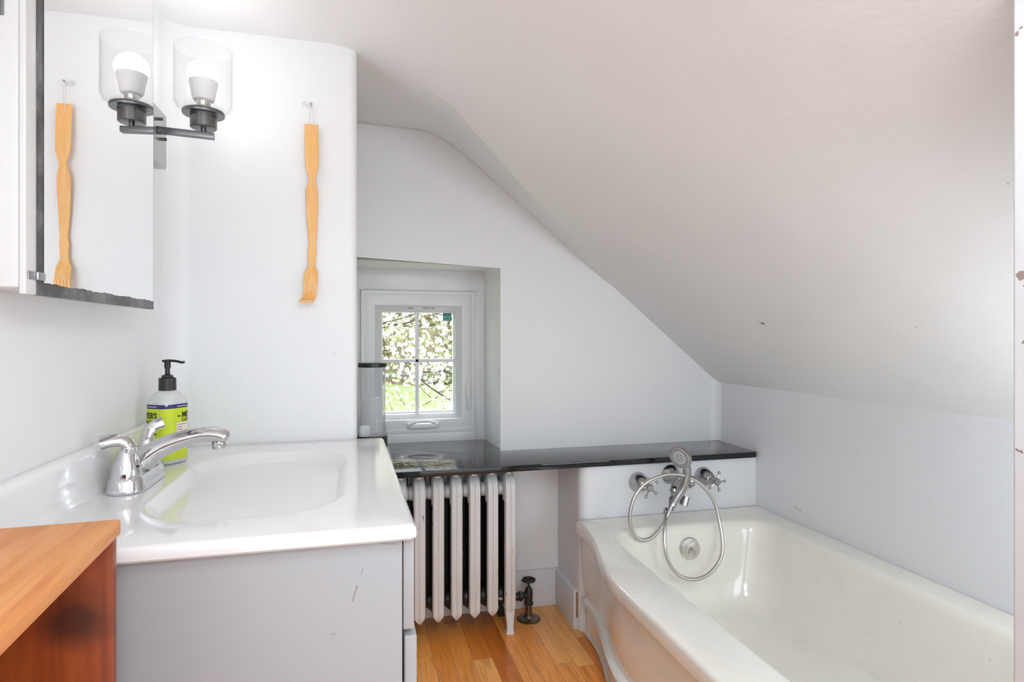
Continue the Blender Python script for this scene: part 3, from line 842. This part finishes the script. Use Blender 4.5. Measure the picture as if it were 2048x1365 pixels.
# ------------------------------------------------------------------ soap bottle
bc = Vector((-.388, 1.408, CT))
sb = thing('soap_bottle', 'milky hand soap bottle with lime label and black pump beside the faucet', 'soap bottle', bc, rz=PI/4+.22)
BW = .0315
def sq(w, r, z, n=10):
    P = []
    for cx, cy, a0 in ((w-r, -(w-r), -PI/2), (w-r, w-r, 0), (-(w-r), w-r, PI/2), (-(w-r), -(w-r), PI)):
        for i in range(n+1):
            a = a0+PI/2*i/n; P.append(Vector((cx+r*math.cos(a), cy+r*math.sin(a), z)))
    return P
bm = bmn()
loft(bm, [sq(.027, .015, .0005), sq(.0305, .018, .003), sq(BW, .019, .008), sq(BW, .019, .124), sq(.031, .0195, .130), sq(.0285, .021, .139), sq(.024, .021, .146), sq(.018, .0175, .151), sq(.014, .0138, .153), sq(.013, .0128, .158)])
obj('bottle_body', bm, M['bottle'], sb, smooth=50)
# perimeter mapping, s measured from the corner that points at the camera
RC = .019; W2 = BW-RC
def perim(s, out=.0006):
    """s=0 at the corner (-,-) middle; positive goes to the right hand face"""
    rr = RC; q4 = PI/2*rr; Ls = 2*W2
    per = 4*(q4+Ls); s = (s+q4/2) % per
    cs = [(-W2, -W2, PI), (W2, -W2, 1.5*PI), (W2, W2, 0), (-W2, W2, .5*PI)]
    k = int(s//(q4+Ls)); u = s-k*(q4+Ls)
    cx, cy, a0 = cs[k]
    if u <= q4:
        a = a0+u/rr; n = Vector((math.cos(a), math.sin(a), 0)); p = Vector((cx, cy, 0))+n*rr
    else:
        a = a0+PI/2; n = Vector((math.cos(a), math.sin(a), 0)); tdir = Vector((-n.y, n.x, 0)); p = Vector((cx, cy, 0))+n*rr+tdir*(u-q4)
    return p+n*out
def wrap(bm, s0, s1, zf0, zf1, out, n=40):
    vs = []
    for i in range(n+1):
        s = s0+(s1-s0)*i/n; p = perim(s, out)
        vs.append((bm.verts.new((p.x, p.y, zf0(s))), bm.verts.new((p.x, p.y, zf1(s)))))
    for a, b in zip(vs, vs[1:]): bm.faces.new((a[0], b[0], b[1], a[1]))
PER = 4*(PI/2*RC+2*W2)
bm = bmn(); wrap(bm, -PER/2+.001, PER/2-.001, lambda s: .010, lambda s: .1165, .0005, 120); lb = obj('front_label', bm, M['label_green'], sb, smooth=60)
notch = lambda s: .125-max(0, .0035-abs(s))*1.2
bm = bmn(); wrap(bm, -PER/2+.001, PER/2-.001, lambda s: .1165, notch, .0006, 240); obj('label_band', bm, M['label_navy'], lb, smooth=60)
bm = bmn(); wrap(bm, .0205, .050, lambda s: .052, lambda s: .086, .0008, 24); obj('label_panel', bm, M['label_pink'], lb, smooth=60)
bm = bmn()
def fw(s0, z0, sx_=1.0, out=.0010):
    def f(x, y):
        p = perim(s0+x*sx_, out); return (p.x, p.y, z0+y)
    return f
text_join(bm, "MEYER'S", .0165, fw(-.0205, .0965, .82), 'RIGHT', .0006, 2)
text_join(bm, "CLEAN DAY", .0085, fw(-.0205, .0865, 1.1), 'RIGHT', .0003, 2)
text_join(bm, "hand soap", .006, fw(-.0205, .079, 1.0), 'RIGHT', .0002, 1)
for i, w_ in enumerate((.010, .008, .012, .009)):
    wrap(bm, -.0205-w_, -.0205, lambda s, i=i: .030+.011*i, lambda s, i=i: .0325+.011*i, .0009, 8)
obj('label_print', bm, M['ink'], lb, smooth=0); bm = bmn()
text_join(bm, "Mrs.", .005, fw(.023, .098, 1.0), 'LEFT', .0002, 1)
text_join(bm, "MEYER'S", .0165, fw(.0335, .0965, .82), 'LEFT', .0006, 2)
text_join(bm, "CLEAN DAY", .0085, fw(.0325, .088, 1.1), 'LEFT', .0003, 2)
for i, w_ in enumerate((.024, .012, .011, .015, .012, .009)):
    wrap(bm, .0225, .0225+w_, lambda s, i=i: .0815-.0052*i, lambda s, i=i: .0825-.0052*i, .0011, 8)
obj('label_print', bm, M['ink'], lb, smooth=0)
for s0 in (-.045, .022):
    bm = bmn()
    for k in range(9): wrap(bm, s0+k*.0027, s0+k*.0027+.0019, lambda s: .1195, lambda s: .1215, .0009, 2)
    obj('band_print', bm, M['ink_white'], lb, smooth=0)
bm = bmn(); prof = [(.0155, .153), (.0165, .154), (.0160, .178), (.0150, .1795), (0, .1795)]
seg = 48; rs = []
for r_, z_ in prof: rs.append([Vector(((max(r_, 1e-5)+(.0004 if k % 2 else 0))*math.cos(2*PI*k/seg), (max(r_, 1e-5)+(.0004 if k % 2 else 0))*math.sin(2*PI*k/seg), z_)) for k in range(seg)])
loft(bm, rs); pc = obj('pump_collar', bm, M['black_plastic'], sb, smooth=25)
bm = bmn(); lathe(bm, [(.0105, .179), (.011, .181), (.011, .184), (.006, .186), (.0048, .188), (.0048, .199), (.0062, .2), (.0062, .2145), (.0075, .217), (.0, .2185)], 24)
pd = Matrix.Rotation(-(PI/4+.22), 3, 'Z') @ Vector((1, -.12, 0))     # nozzle direction in the room
pth = smooth_path([Vector((0, 0, .214))-pd*.009, Vector((0, 0, .2155)), Vector((0, 0, .2140))+pd*.018, Vector((0, 0, .2115))+pd*.027, Vector((0, 0, .2120))+pd*.033], 6)
tube(bm, pth, [(.0045, .0028)]*len(pth), 12)
obj('pump_head', bm, M['black_plastic'], sb, smooth=45)

# ------------------------------------------------------------------ mirror cabinet
mc = thing('mirror_cabinet', 'white wall cabinet with a dark-edged mirror door left of the light', 'cabinet', (XL, 1.09, 1.142))
mo2 = Vector((XL, 1.09, 1.142))
def mb(bm, x0, x1, y0, y1, z0, z1): box(bm, x0-mo2.x, x1-mo2.x, y0-mo2.y, y1-mo2.y, z0-mo2.z, z1-mo2.z)
ZT = 1.80
bm = bmn(); mb(bm, XL+.001, -.394, .843, 1.296, 1.147, ZT); obj('cabinet_box', bm, M['cab_paint'], mc, smooth=0, bevel=.002)
bm = bmn(); mb(bm, -.394, -.3867, .8455, .874, 1.1395, ZT); obj('face_frame', bm, M['cab_paint'], mc, smooth=0, bevel=.0015)
bm = bmn(); mb(bm, -.3938, -.3860, .8700, 1.3115, 1.1395, ZT); dr = obj('mirror_door', bm, M['mirror_rim'], mc, smooth=0)
# silvered area: ragged lower edge where the backing has failed
bm = bmn(); n = 60; ys0, ys1 = .8865, 1.3085; lo = []; hi = []
for i in range(n+1):
    y = ys0+(ys1-ys0)*i/n
    z = 1.1555+.0007*math.sin(i*.5)+.0004*math.sin(i*1.7)+.0006*random.random()
    lo.append(bm.verts.new((-.3855-mo2.x, y-mo2.y, z-mo2.z))); hi.append(bm.verts.new((-.3855-mo2.x, y-mo2.y, ZT-.003-mo2.z)))
for i in range(n): bm.faces.new((lo[i], lo[i+1], hi[i+1], hi[i]))
obj('mirror_glass', bm, M['mirror'], dr, smooth=0)
bm = bmn(); mb(bm, -.3867, -.3850, .8485, .883, 1.158, 1.168); mb(bm, -.3850, -.3820, .865, .883, 1.158, 1.168); obj('hinge_clip', bm, M['nickel_light'], mc, smooth=0, bevel=.001)
bm = bmn(); c = PX(-8, 0, .8415)-mo2
box(bm, c.x-.012, c.x+.0075, c.y-.0, c.y+.0018, c.z-.0165, c.z+.06)
obj('side_catch', bm, M['nickel'], mc, smooth=0, bevel=.001)

# ------------------------------------------------------------------ wall sconce
sc0 = Vector((XL, 1.395, 1.508))
sc = thing('wall_sconce', 'dark metal wall light with clear glass cylinder shade beside the mirror', 'wall light', sc0)
def sp_(x, y, z): return Vector((x, y, z))-sc0
bm = bmn(); box(bm, .001, .043, -.056, .056, -.058, .058); obj('backplate', bm, M['nickel_light'], sc, smooth=0, bevel=.0015)
LX, LY = -.3175, 1.404
a0 = sp_(-.402, 1.395, 1.5175); a1 = sp_(-.297, 1.407, 1.5165)
d = (a1-a0).normalized(); sy_ = Vector((-d.y, d.x, 0))
bm = bmn(); loft(bm, [[p+sy_*a*.008+Vector((0, 0, b*.0062)) for a, b in ((-1, -1), (1, -1), (1, 1), (-1, 1))] for p in (a0, a1)])
obj('arm', bm, M['nickel'], sc, smooth=0, bevel=.0008)
bm = bmn()
lathe(bm, [(.0085, 0), (.0085, .006), (.0, .006)], 16, axis_m(a0, d))
for y, z in ((1.382, .022), (1.408, -.012)): lathe(bm, [(.0035, -.001), (.0035, .012), (.002, .013), (0, .013)], 12, axis_m(sp_(-.402, y, 1.515+z), (1, 0, 0)))
obj('screw_knob', bm, M['nickel'], sc)
C = sp_(LX, LY, 0)
T = Matrix.Translation((C.x, C.y, -sc0.z))
bm = bmn(); lathe(bm, [(.0055, 1.520), (.0055, 1.531)], 14, T)
lathe(bm, [(.0245, 1.531), (.0262, 1.5325), (.0262, 1.558), (.0275, 1.5595), (.041, 1.5595), (.0415, 1.561), (.0415, 1.5655), (.0405, 1.567), (.02, 1.567)], 36, T)
obj('cup', bm, M['nickel'], sc, smooth=40)
bm = bmn()
outerp = [(.026, 1.5695), (.044, 1.570), (.053, 1.5735), (.0565, 1.581), (.057, 1.592), (.057, 1.7005)]
innerp = [(.0558, 1.7005), (.0555, 1.592), (.054, 1.5825), (.0505, 1.5755), (.043, 1.5725), (.026, 1.572)]
lathe(bm, outerp+innerp, 56, T, False, False); obj('glass_shade', bm, M['glass'], sc, smooth=50)
bm = bmn(); lathe(bm, [(.0135, 1.567), (.0155, 1.569), (.0155, 1.578), (.0135, 1.5795), (.014, 1.583), (.0145, 1.590)], 28, T); sk_ = obj('socket', bm, M['chrome_worn'], sc)
bm = bmn(); lathe(bm, [(.0145, 1.588), (.0200, 1.591), (.0225, 1.597), (.0245, 1.610), (.0275, 1.624), (.0295, 1.632)], 32, T); bu = obj('bulb', bm, M['bulb_white'], sc)
em = bpy.data.materials.new('lit_bulb'); em.use_nodes = True; t = em.node_tree; t.nodes.clear()
ou = t.nodes.new('ShaderNodeOutputMaterial'); e1 = t.nodes.new('ShaderNodeEmission'); e1.inputs[0].default_value = (.97, .985, 1, 1); e1.inputs[1].default_value = 23
t.links.new(e1.outputs[0], ou.inputs[0])
bm = bmn(); prof = [(.0301, 1.6325)]
for i in range(1, 12):
    a = -0.25+ (PI/2+.25)*i/11
    prof.append((.0325*math.cos(a), 1.6435+.0325*math.sin(a)))
lathe(bm, prof, 32, T); obj('bulb_globe', bm, em, bu)

# ------------------------------------------------------------------ back scratcher on its nail
zt, zbm = 1.627, 1.180
bs0 = Vector((-.113, YB, zt))
bs = thing('back_scratcher', 'honey bamboo back scratcher hanging by a string on the white wall', 'back scratcher', bs0)
U = .000438
prof = [(222, 160, 235), (300, 161, 236), (380, 162, 237), (420, 163, 238), (470, 165, 238), (500, 173, 231), (530, 182, 224), (560, 182, 222), (580, 174, 228), (600, 167, 232), (640, 166, 234), (700, 168, 234), (780, 172, 231), (850, 177, 228), (900, 181, 225), (930, 184, 222), (965, 176, 227), (1000, 179, 223), (1045, 178, 219), (1070, 168, 229), (1090, 160, 235), (1120, 159, 235), (1160, 159, 235)]
bm = bmn(); rs = []
def yo(c):   # distance of the stick's face from the wall
    return -.012 + (-.004*math.sin((c-222)/430*PI)) - .010*sstep((c-1060)/100)
for c, l, r in prof:
    z = -(c-222)*U; y = yo(c); xl, xr_ = (l-197)*U, (r-197)*U
    rs.append([Vector((xl, y, z)), Vector((xl+.0015, y-.0025, z)), Vector((xr_-.0015, y-.0025, z)), Vector((xr_, y, z)), Vector((xr_-.0015, y+.0018, z)), Vector((xl+.0015, y+.0018, z))])
loft(bm, rs)
# claw: five tines curling out from the wall
W0 = (235-159)*U
for k in range(5):
    xa = (159-197)*U + W0*(k+.06)/5; xb = (159-197)*U + W0*(k+.94)/5
    rs = []
    for j, (c, out) in enumerate([(1159, 0), (1185, .001), (1210, .004), (1232, .010), (1246, .019), (1250, .028)]):
        y = yo(1160)-out; z = -(c-222)*U; sh = -.012*(out/.028)
        tk = .0035 if j < 4 else .0025
        nn_ = .001*j
        rs.append([Vector((xa+sh, y-tk+nn_, z)), Vector((xb+sh, y-tk+nn_, z)), Vector((xb+sh, y+nn_*.5, z-.0012*j)), Vector((xa+sh, y+nn_*.5, z-.0012*j))])
    loft(bm, rs)
obj('stick', bm, M['bamboo'], bs, smooth=30)
bm = bmn(); lathe(bm, [(.0022, 0), (.0022, .0005), (0, .0005)], 14, axis_m((-.001, -.0146, -.018), (0, -1, 0))); obj('hanging_hole', bm, M['ink'], bs)
bm = bmn()
tube(bm, smooth_path([(-.001, -.0155, -.018), (-.003, -.016, 0), (-.003, -.011, .025), (-.0015, -.010, .049), (.0015, -.010, .049), (.005, -.009, .02), (.0045, -.006, 0), (0, -.008, -.018)], 6), .0008, 6)
tube(bm, smooth_path([(-.001, -.012, .047), (-.010, -.012, .051), (-.018, -.011, .047), (-.021, -.011, .054), (-.014, -.012, .056), (-.008, -.012, .049), (-.004, -.012, .044)], 6), .001, 6)
obj('string', bm, M['string'], bs)
bm = bmn(); lathe(bm, [(.0012, -.002), (.0012, .014), (.0032, .0145), (.003, .016), (0, .0163)], 12, axis_m((-.1125, YB, 1.6775), (0, -1, .15)))
tag(obj('nail', bm, M['nickel_light'], None), 'small nail holding the string of the back scratcher', 'nail')

# ------------------------------------------------------------------ wooden shelf unit
ws = thing('wooden_shelf_unit', 'orange varnished pine shelf unit in front of the vanity', 'shelf', (-.322, .6, 0), rz=math.radians(3.6))
bm = bmn(); TX = .062
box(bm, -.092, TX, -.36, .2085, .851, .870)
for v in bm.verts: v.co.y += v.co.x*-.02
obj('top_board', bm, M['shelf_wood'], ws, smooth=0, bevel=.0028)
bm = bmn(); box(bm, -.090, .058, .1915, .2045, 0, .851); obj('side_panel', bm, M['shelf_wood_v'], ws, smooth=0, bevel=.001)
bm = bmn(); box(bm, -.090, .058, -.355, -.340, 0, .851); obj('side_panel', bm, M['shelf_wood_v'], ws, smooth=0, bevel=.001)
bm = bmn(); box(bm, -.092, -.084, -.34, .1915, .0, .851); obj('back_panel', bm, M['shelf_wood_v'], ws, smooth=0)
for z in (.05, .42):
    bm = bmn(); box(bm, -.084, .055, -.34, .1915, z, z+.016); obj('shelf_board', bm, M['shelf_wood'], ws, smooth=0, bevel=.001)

# ------------------------------------------------------------------ clear dispenser on the ledge
cc = Vector((.0565, 2.32, .63))
cd = thing('clear_canister', 'tall clear plastic canister with black lid and black base beside the window', 'canister', cc)
Rr = .054
bm = bmn(); lathe(bm, [(Rr+.001, .0005), (Rr+.002, .004), (Rr+.002, .077), (Rr, .080), (0, .080)], 48); bb = obj('base', bm, M['black_plastic'], cd)
bm = bmn()
for k in range(5):
    a0_ = -1.05; 
    z = .067-k*.0085
    n = 5; vs = []
    for i in range(n+1):
        a = a0_ + i*(.30+.05*(k % 2))/n; vs.append((bm.verts.new(((Rr+.0026)*math.cos(a), (Rr+.0026)*math.sin(a), z)), bm.verts.new(((Rr+.0026)*math.cos(a), (Rr+.0026)*math.sin(a), z+.0016))))
    for a, b in zip(vs, vs[1:]): bm.faces.new((a[0], b[0], b[1], a[1]))
obj('base_print', bm, M['ink_white'], bb, smooth=0)
bm = bmn(); lathe(bm, [(Rr, .080), (Rr+.0005, .086), (Rr-.003, .115), (Rr-.0045, .135), (Rr-.0045, .338), (Rr-.0065, .338), (Rr-.0065, .135), (Rr-.005, .115), (Rr-.002, .086), (Rr-.002, .081)], 56, Matrix(), False, False)
obj('clear_wall', bm, M['clear_plastic'], cd, smooth=50)
bm = bmn(); lathe(bm, [(Rr-.002, .338), (Rr-.001, .339), (Rr-.001, .352), (Rr-.003, .354), (0, .354)], 56); obj('lid', bm, M['black_plastic'], cd)
bm = bmn(); lathe(bm, [(.034, .081), (.036, .13), (.037, .215), (.034, .222), (.02, .226), (0, .227)], 36, Matrix.Translation((.004, .002, 0))); obj('inner_cylinder', bm, M['frost'], cd)
bm = bmn(); lathe(bm, [(.018, .081), (.020, .084), (.020, .108), (.017, .119), (.0, .121)], 24, Matrix.Translation((-.028, -.022, 0))); obj('white_cap', bm, M['bulb_white'], cd)

# ------------------------------------------------------------------ fly on the sloped ceiling
def zceil(x): return sm(ZM, x, .06)
fp = Vector((1.232, 1.62, zceil(1.232)-.0012))
nz = Vector((-(zceil(1.242)-zceil(1.222))/.02, 0, 1)).normalized()
fly = thing('crane_fly', 'tiny dark long-winged fly resting on the sloped ceiling', 'insect', fp)
ax = Vector((nz.z, 0, -nz.x)); ay = Vector((0, 1, 0))
bm = bmn(); tube(bm, [-nz*.001+ay*.007-ax*.000, -nz*.002, -nz*.001-ay*.008], [.0008, .0016, .0006], 8); obj('body', bm, M['ink'], fly)
bm = bmn(); dd = (ax*.55-ay*.0+Vector((0, -.25, 0))).normalized()
for s_ in (-1, 1):
    tube(bm, [-nz*.0015, -nz*.0015+dd*s_*.009+ay*s_*-.001, -nz*.001+dd*s_*(.020 if s_ < 0 else .014)], [(.0006, .0003), (.0016, .0003), (.0006, .0002)], 6)
obj('wing', bm, M['rubber'], fly)

# ------------------------------------------------------------------ garden beyond the window
GZ = -.5
gr = mat('sunlit_lawn', (.25, .45, .08), .9); q = NT(gr)
q.l(q.mix(q.noise(1.2, 4, .6), (.36, .48, .17), (.50, .58, .30)), q.b.inputs['Base Color'])
bm = bmn(); box(bm, -25, 40, 2.9, 60, GZ-.2, GZ)
tag(obj('lawn', bm, gr, smooth=0), 'green lawn outside the small window', 'lawn')
hm = mat('twiggy_hedge', (.2, .2, .12), .9); q = NT(hm)
q.l(q.ramp(q.noise(3.5, 6, .75), [(.3, (.05, .05, .03)), (.5, (.25, .20, .14)), (.62, (.30, .33, .14)), (.75, (.55, .50, .45))]), q.b.inputs['Base Color'])
bm = bmn()
vs = [[bm.verts.new((-12+i*.6, 19+1.2*random.random()+.9*math.sin(i*.7), GZ+(j*.8)+.35*random.random()*(j>0))) for j in range(12)] for i in range(56)]
for a, b in zip(vs, vs[1:]):
    for j in range(11): bm.faces.new((a[j], b[j], b[j+1], a[j+1]))
back = [bm.verts.new((v[-1].co.x, v[-1].co.y+3, v[-1].co.z-.5)) for v in vs]; bot = [bm.verts.new((v[-1].co.x, v[-1].co.y+3.2, GZ)) for v in vs]
for i in range(55):
    bm.faces.new((vs[i][-1], vs[i+1][-1], back[i+1], back[i])); bm.faces.new((back[i], back[i+1], bot[i+1], bot[i]))
tag(obj('hedge', bm, hm, smooth=0), 'brown and green hedge behind the lawn beyond the fence rail', 'hedge')
fe = thing('garden_fence', 'grey post and rail fence outside behind the blossom tree', 'fence', (1, 9.6, GZ))
fm = plastic('weathered_grey_rail', (.20, .20, .23), .7, .2)
bm = bmn(); tube(bm, [(-4, 0, .95), (4.5, 0, .95)], [(.03, .03)]*2, 10); obj('rail', bm, fm, fe)
for x in (-3.2, -1.6, 1.6, 3.6):
    bm = bmn(); box(bm, x-.04, x+.04, -.04, .04, 0, 1.02); obj('post', bm, fm, fe, smooth=0)
tr = thing('blossom_tree', 'white blossoming tree just outside the window', 'tree', (1.9, 6.6, GZ))
bk = plastic('grey_brown_bark', (.16, .12, .10), .85, .2, scale=20)
to = Vector((1.9, 6.6, GZ))
bm = bmn(); tube(bm, smooth_path([(0, 0, 0), (.05, .05, .5), (-.05, 0, 1.1), (.1, .1, 1.9), (.05, 0, 3)]), [.13-.0025*i for i in range(33)], 12)
obj('trunk', bm, bk, tr)
bm = bmn(); tips = []
rnd = random.Random(11)
for k in range(46):
    p = Vector((0, rnd.uniform(-.1, .1), rnd.uniform(.55, 2.8)))
    d = Vector((rnd.uniform(-1, .25), rnd.uniform(-.55, .55), rnd.uniform(-.2, .55))).normalized(); path = [p.copy()]
    for j in range(7):
        d = (d+Vector((rnd.uniform(-.25, .25), rnd.uniform(-.25, .25), rnd.uniform(-.22, .22)))).normalized()
        p = p+d*rnd.uniform(.2, .34); path.append(p.copy())
    if min(q_.y for q_ in path) < -2.9 or min(q_.z for q_ in path) < .12: continue
    tube(bm, smooth_path(path, 3), [.016*(1-i/24)+.003 for i in range(22)], 5)
    tips += path[1:]
    for j in (2, 3, 4, 5, 6):
        q0 = path[j]; dd = Vector((rnd.uniform(-1, 1), rnd.uniform(-1, 1), rnd.uniform(-.8, .8))).normalized()
        sub = [q0, q0+dd*.2, q0+dd*.38+Vector((0, 0, .04))]; tube(bm, sub, [.006, .004, .002], 4); tips += sub[1:]
obj('branch', bm, bk, tr)
bl = mat('white_petals', (.86, .82, .80), .7); lf = mat('young_leaves', (.35, .40, .12), .7)
q = NT(bl); q.l(q.mix(q.noise(6, 2, .5), (.90, .87, .86), (.80, .70, .70)), q.b.inputs['Base Color'])
q = NT(lf); q.l(q.mix(q.noise(6, 2, .5), (.30, .38, .10), (.48, .44, .16)), q.b.inputs['Base Color'])
def flowers(bm, c, r, n=5):
    ax = Vector((rnd.gauss(0, .8), -1, rnd.gauss(0.2, .7))).normalized(); Fm = frame_to(ax)
    cen = bm.verts.new(c)
    for k in range(n):
        a = 2*PI*k/n; P = [Fm @ Vector((r*f*math.cos(a+g), r*f*math.sin(a+g), h*r)) for f, g, h in ((.75, -.42, .2), (1.05, 0, .42), (.75, .42, .2))]
        w = [bm.verts.new(c+x) for x in P]; bm.faces.new((cen, w[0], w[1], w[2]))
bmf = bmn(); bml = bmn()
for c in tips:
    if c.z+GZ > 3.4: continue
    for k in range(17):
        p = c+Vector((rnd.gauss(0, .11), rnd.gauss(0, .11), rnd.gauss(0, .09)))
        flowers(bmf, p, rnd.uniform(.017, .03))
    for k in range(6):
        p = c+Vector((rnd.gauss(0, .12), rnd.gauss(0, .12), rnd.gauss(0, .1))); flowers(bml, p, rnd.uniform(.018, .03), 2)
o = obj('blossom', bmf, bl, tr, smooth=0); o['kind'] = 'stuff'
o = obj('foliage', bml, lf, tr, smooth=0); o['kind'] = 'stuff'

# ------------------------------------------------------------------ light
w = bpy.data.worlds.new('world'); S.world = w; w.use_nodes = True
bg = w.node_tree.nodes['Background']; bg.inputs[0].default_value = (.83, .915, 1, 1); bg.inputs[1].default_value = 2.2
def light(name, typ, energy, loc, rot=(0, 0, 0), **k):
    l = bpy.data.lights.new(name, typ); l.energy = energy
    for a, v in k.items(): setattr(l, a, v)
    o = bpy.data.objects.new(name, l); COL.objects.link(o); o.location = loc; o.rotation_euler = rot; return o
light('sky_light', 'AREA', 60, (.30, 3.35, 2.0), (math.radians(-52), 0, 0), shape='DISK', size=.9, color=(.92, .96, 1))
light('sun', 'SUN', 2.2, (0, 0, 5), (math.radians(48), 0, math.radians(-50)), angle=.02, color=(1, .97, .92))
# unseen fill lights added around the camera to brighten the room
CW = (.84, .925, 1)
light('hall_fill', 'AREA', 6.2, (.2, -.4, 1.6), (math.radians(40), 0, math.radians(-30)), shape='DISK', size=.4, color=CW)  # added fill from the hall side, no fixture there
light('overhead_fill', 'AREA', 4.2, (.36, .25, 1.60), (0, 0, 0), shape='DISK', size=.3, color=CW)  # added fill from above for the counter and tub rim
light('tub_fill', 'AREA', 5.5, (1.12, .53, .85), (math.radians(90), 0, math.radians(10)), shape='RECTANGLE', size=.7, size_y=.5, color=CW)  # added fill hidden by the stub wall, brightens tub and right wall
light('floor_fill', 'SPOT', 120, (.36, .05, 1.66), (math.radians(43), 0, math.radians(-1)), spot_size=math.radians(24), spot_blend=.6, shadow_soft_size=.06, color=CW)  # added spot that brightens the floor between vanity and tub

vs_ = S.view_settings; vs_.view_transform = 'Standard'; vs_.look = 'None'; vs_.exposure = .13; vs_.gamma = 1; vs_.use_curve_mapping = False
S.cycles.max_bounces = 10; S.cycles.diffuse_bounces = 6; S.cycles.transparent_max_bounces = 16
S.cycles.sample_clamp_indirect = 4
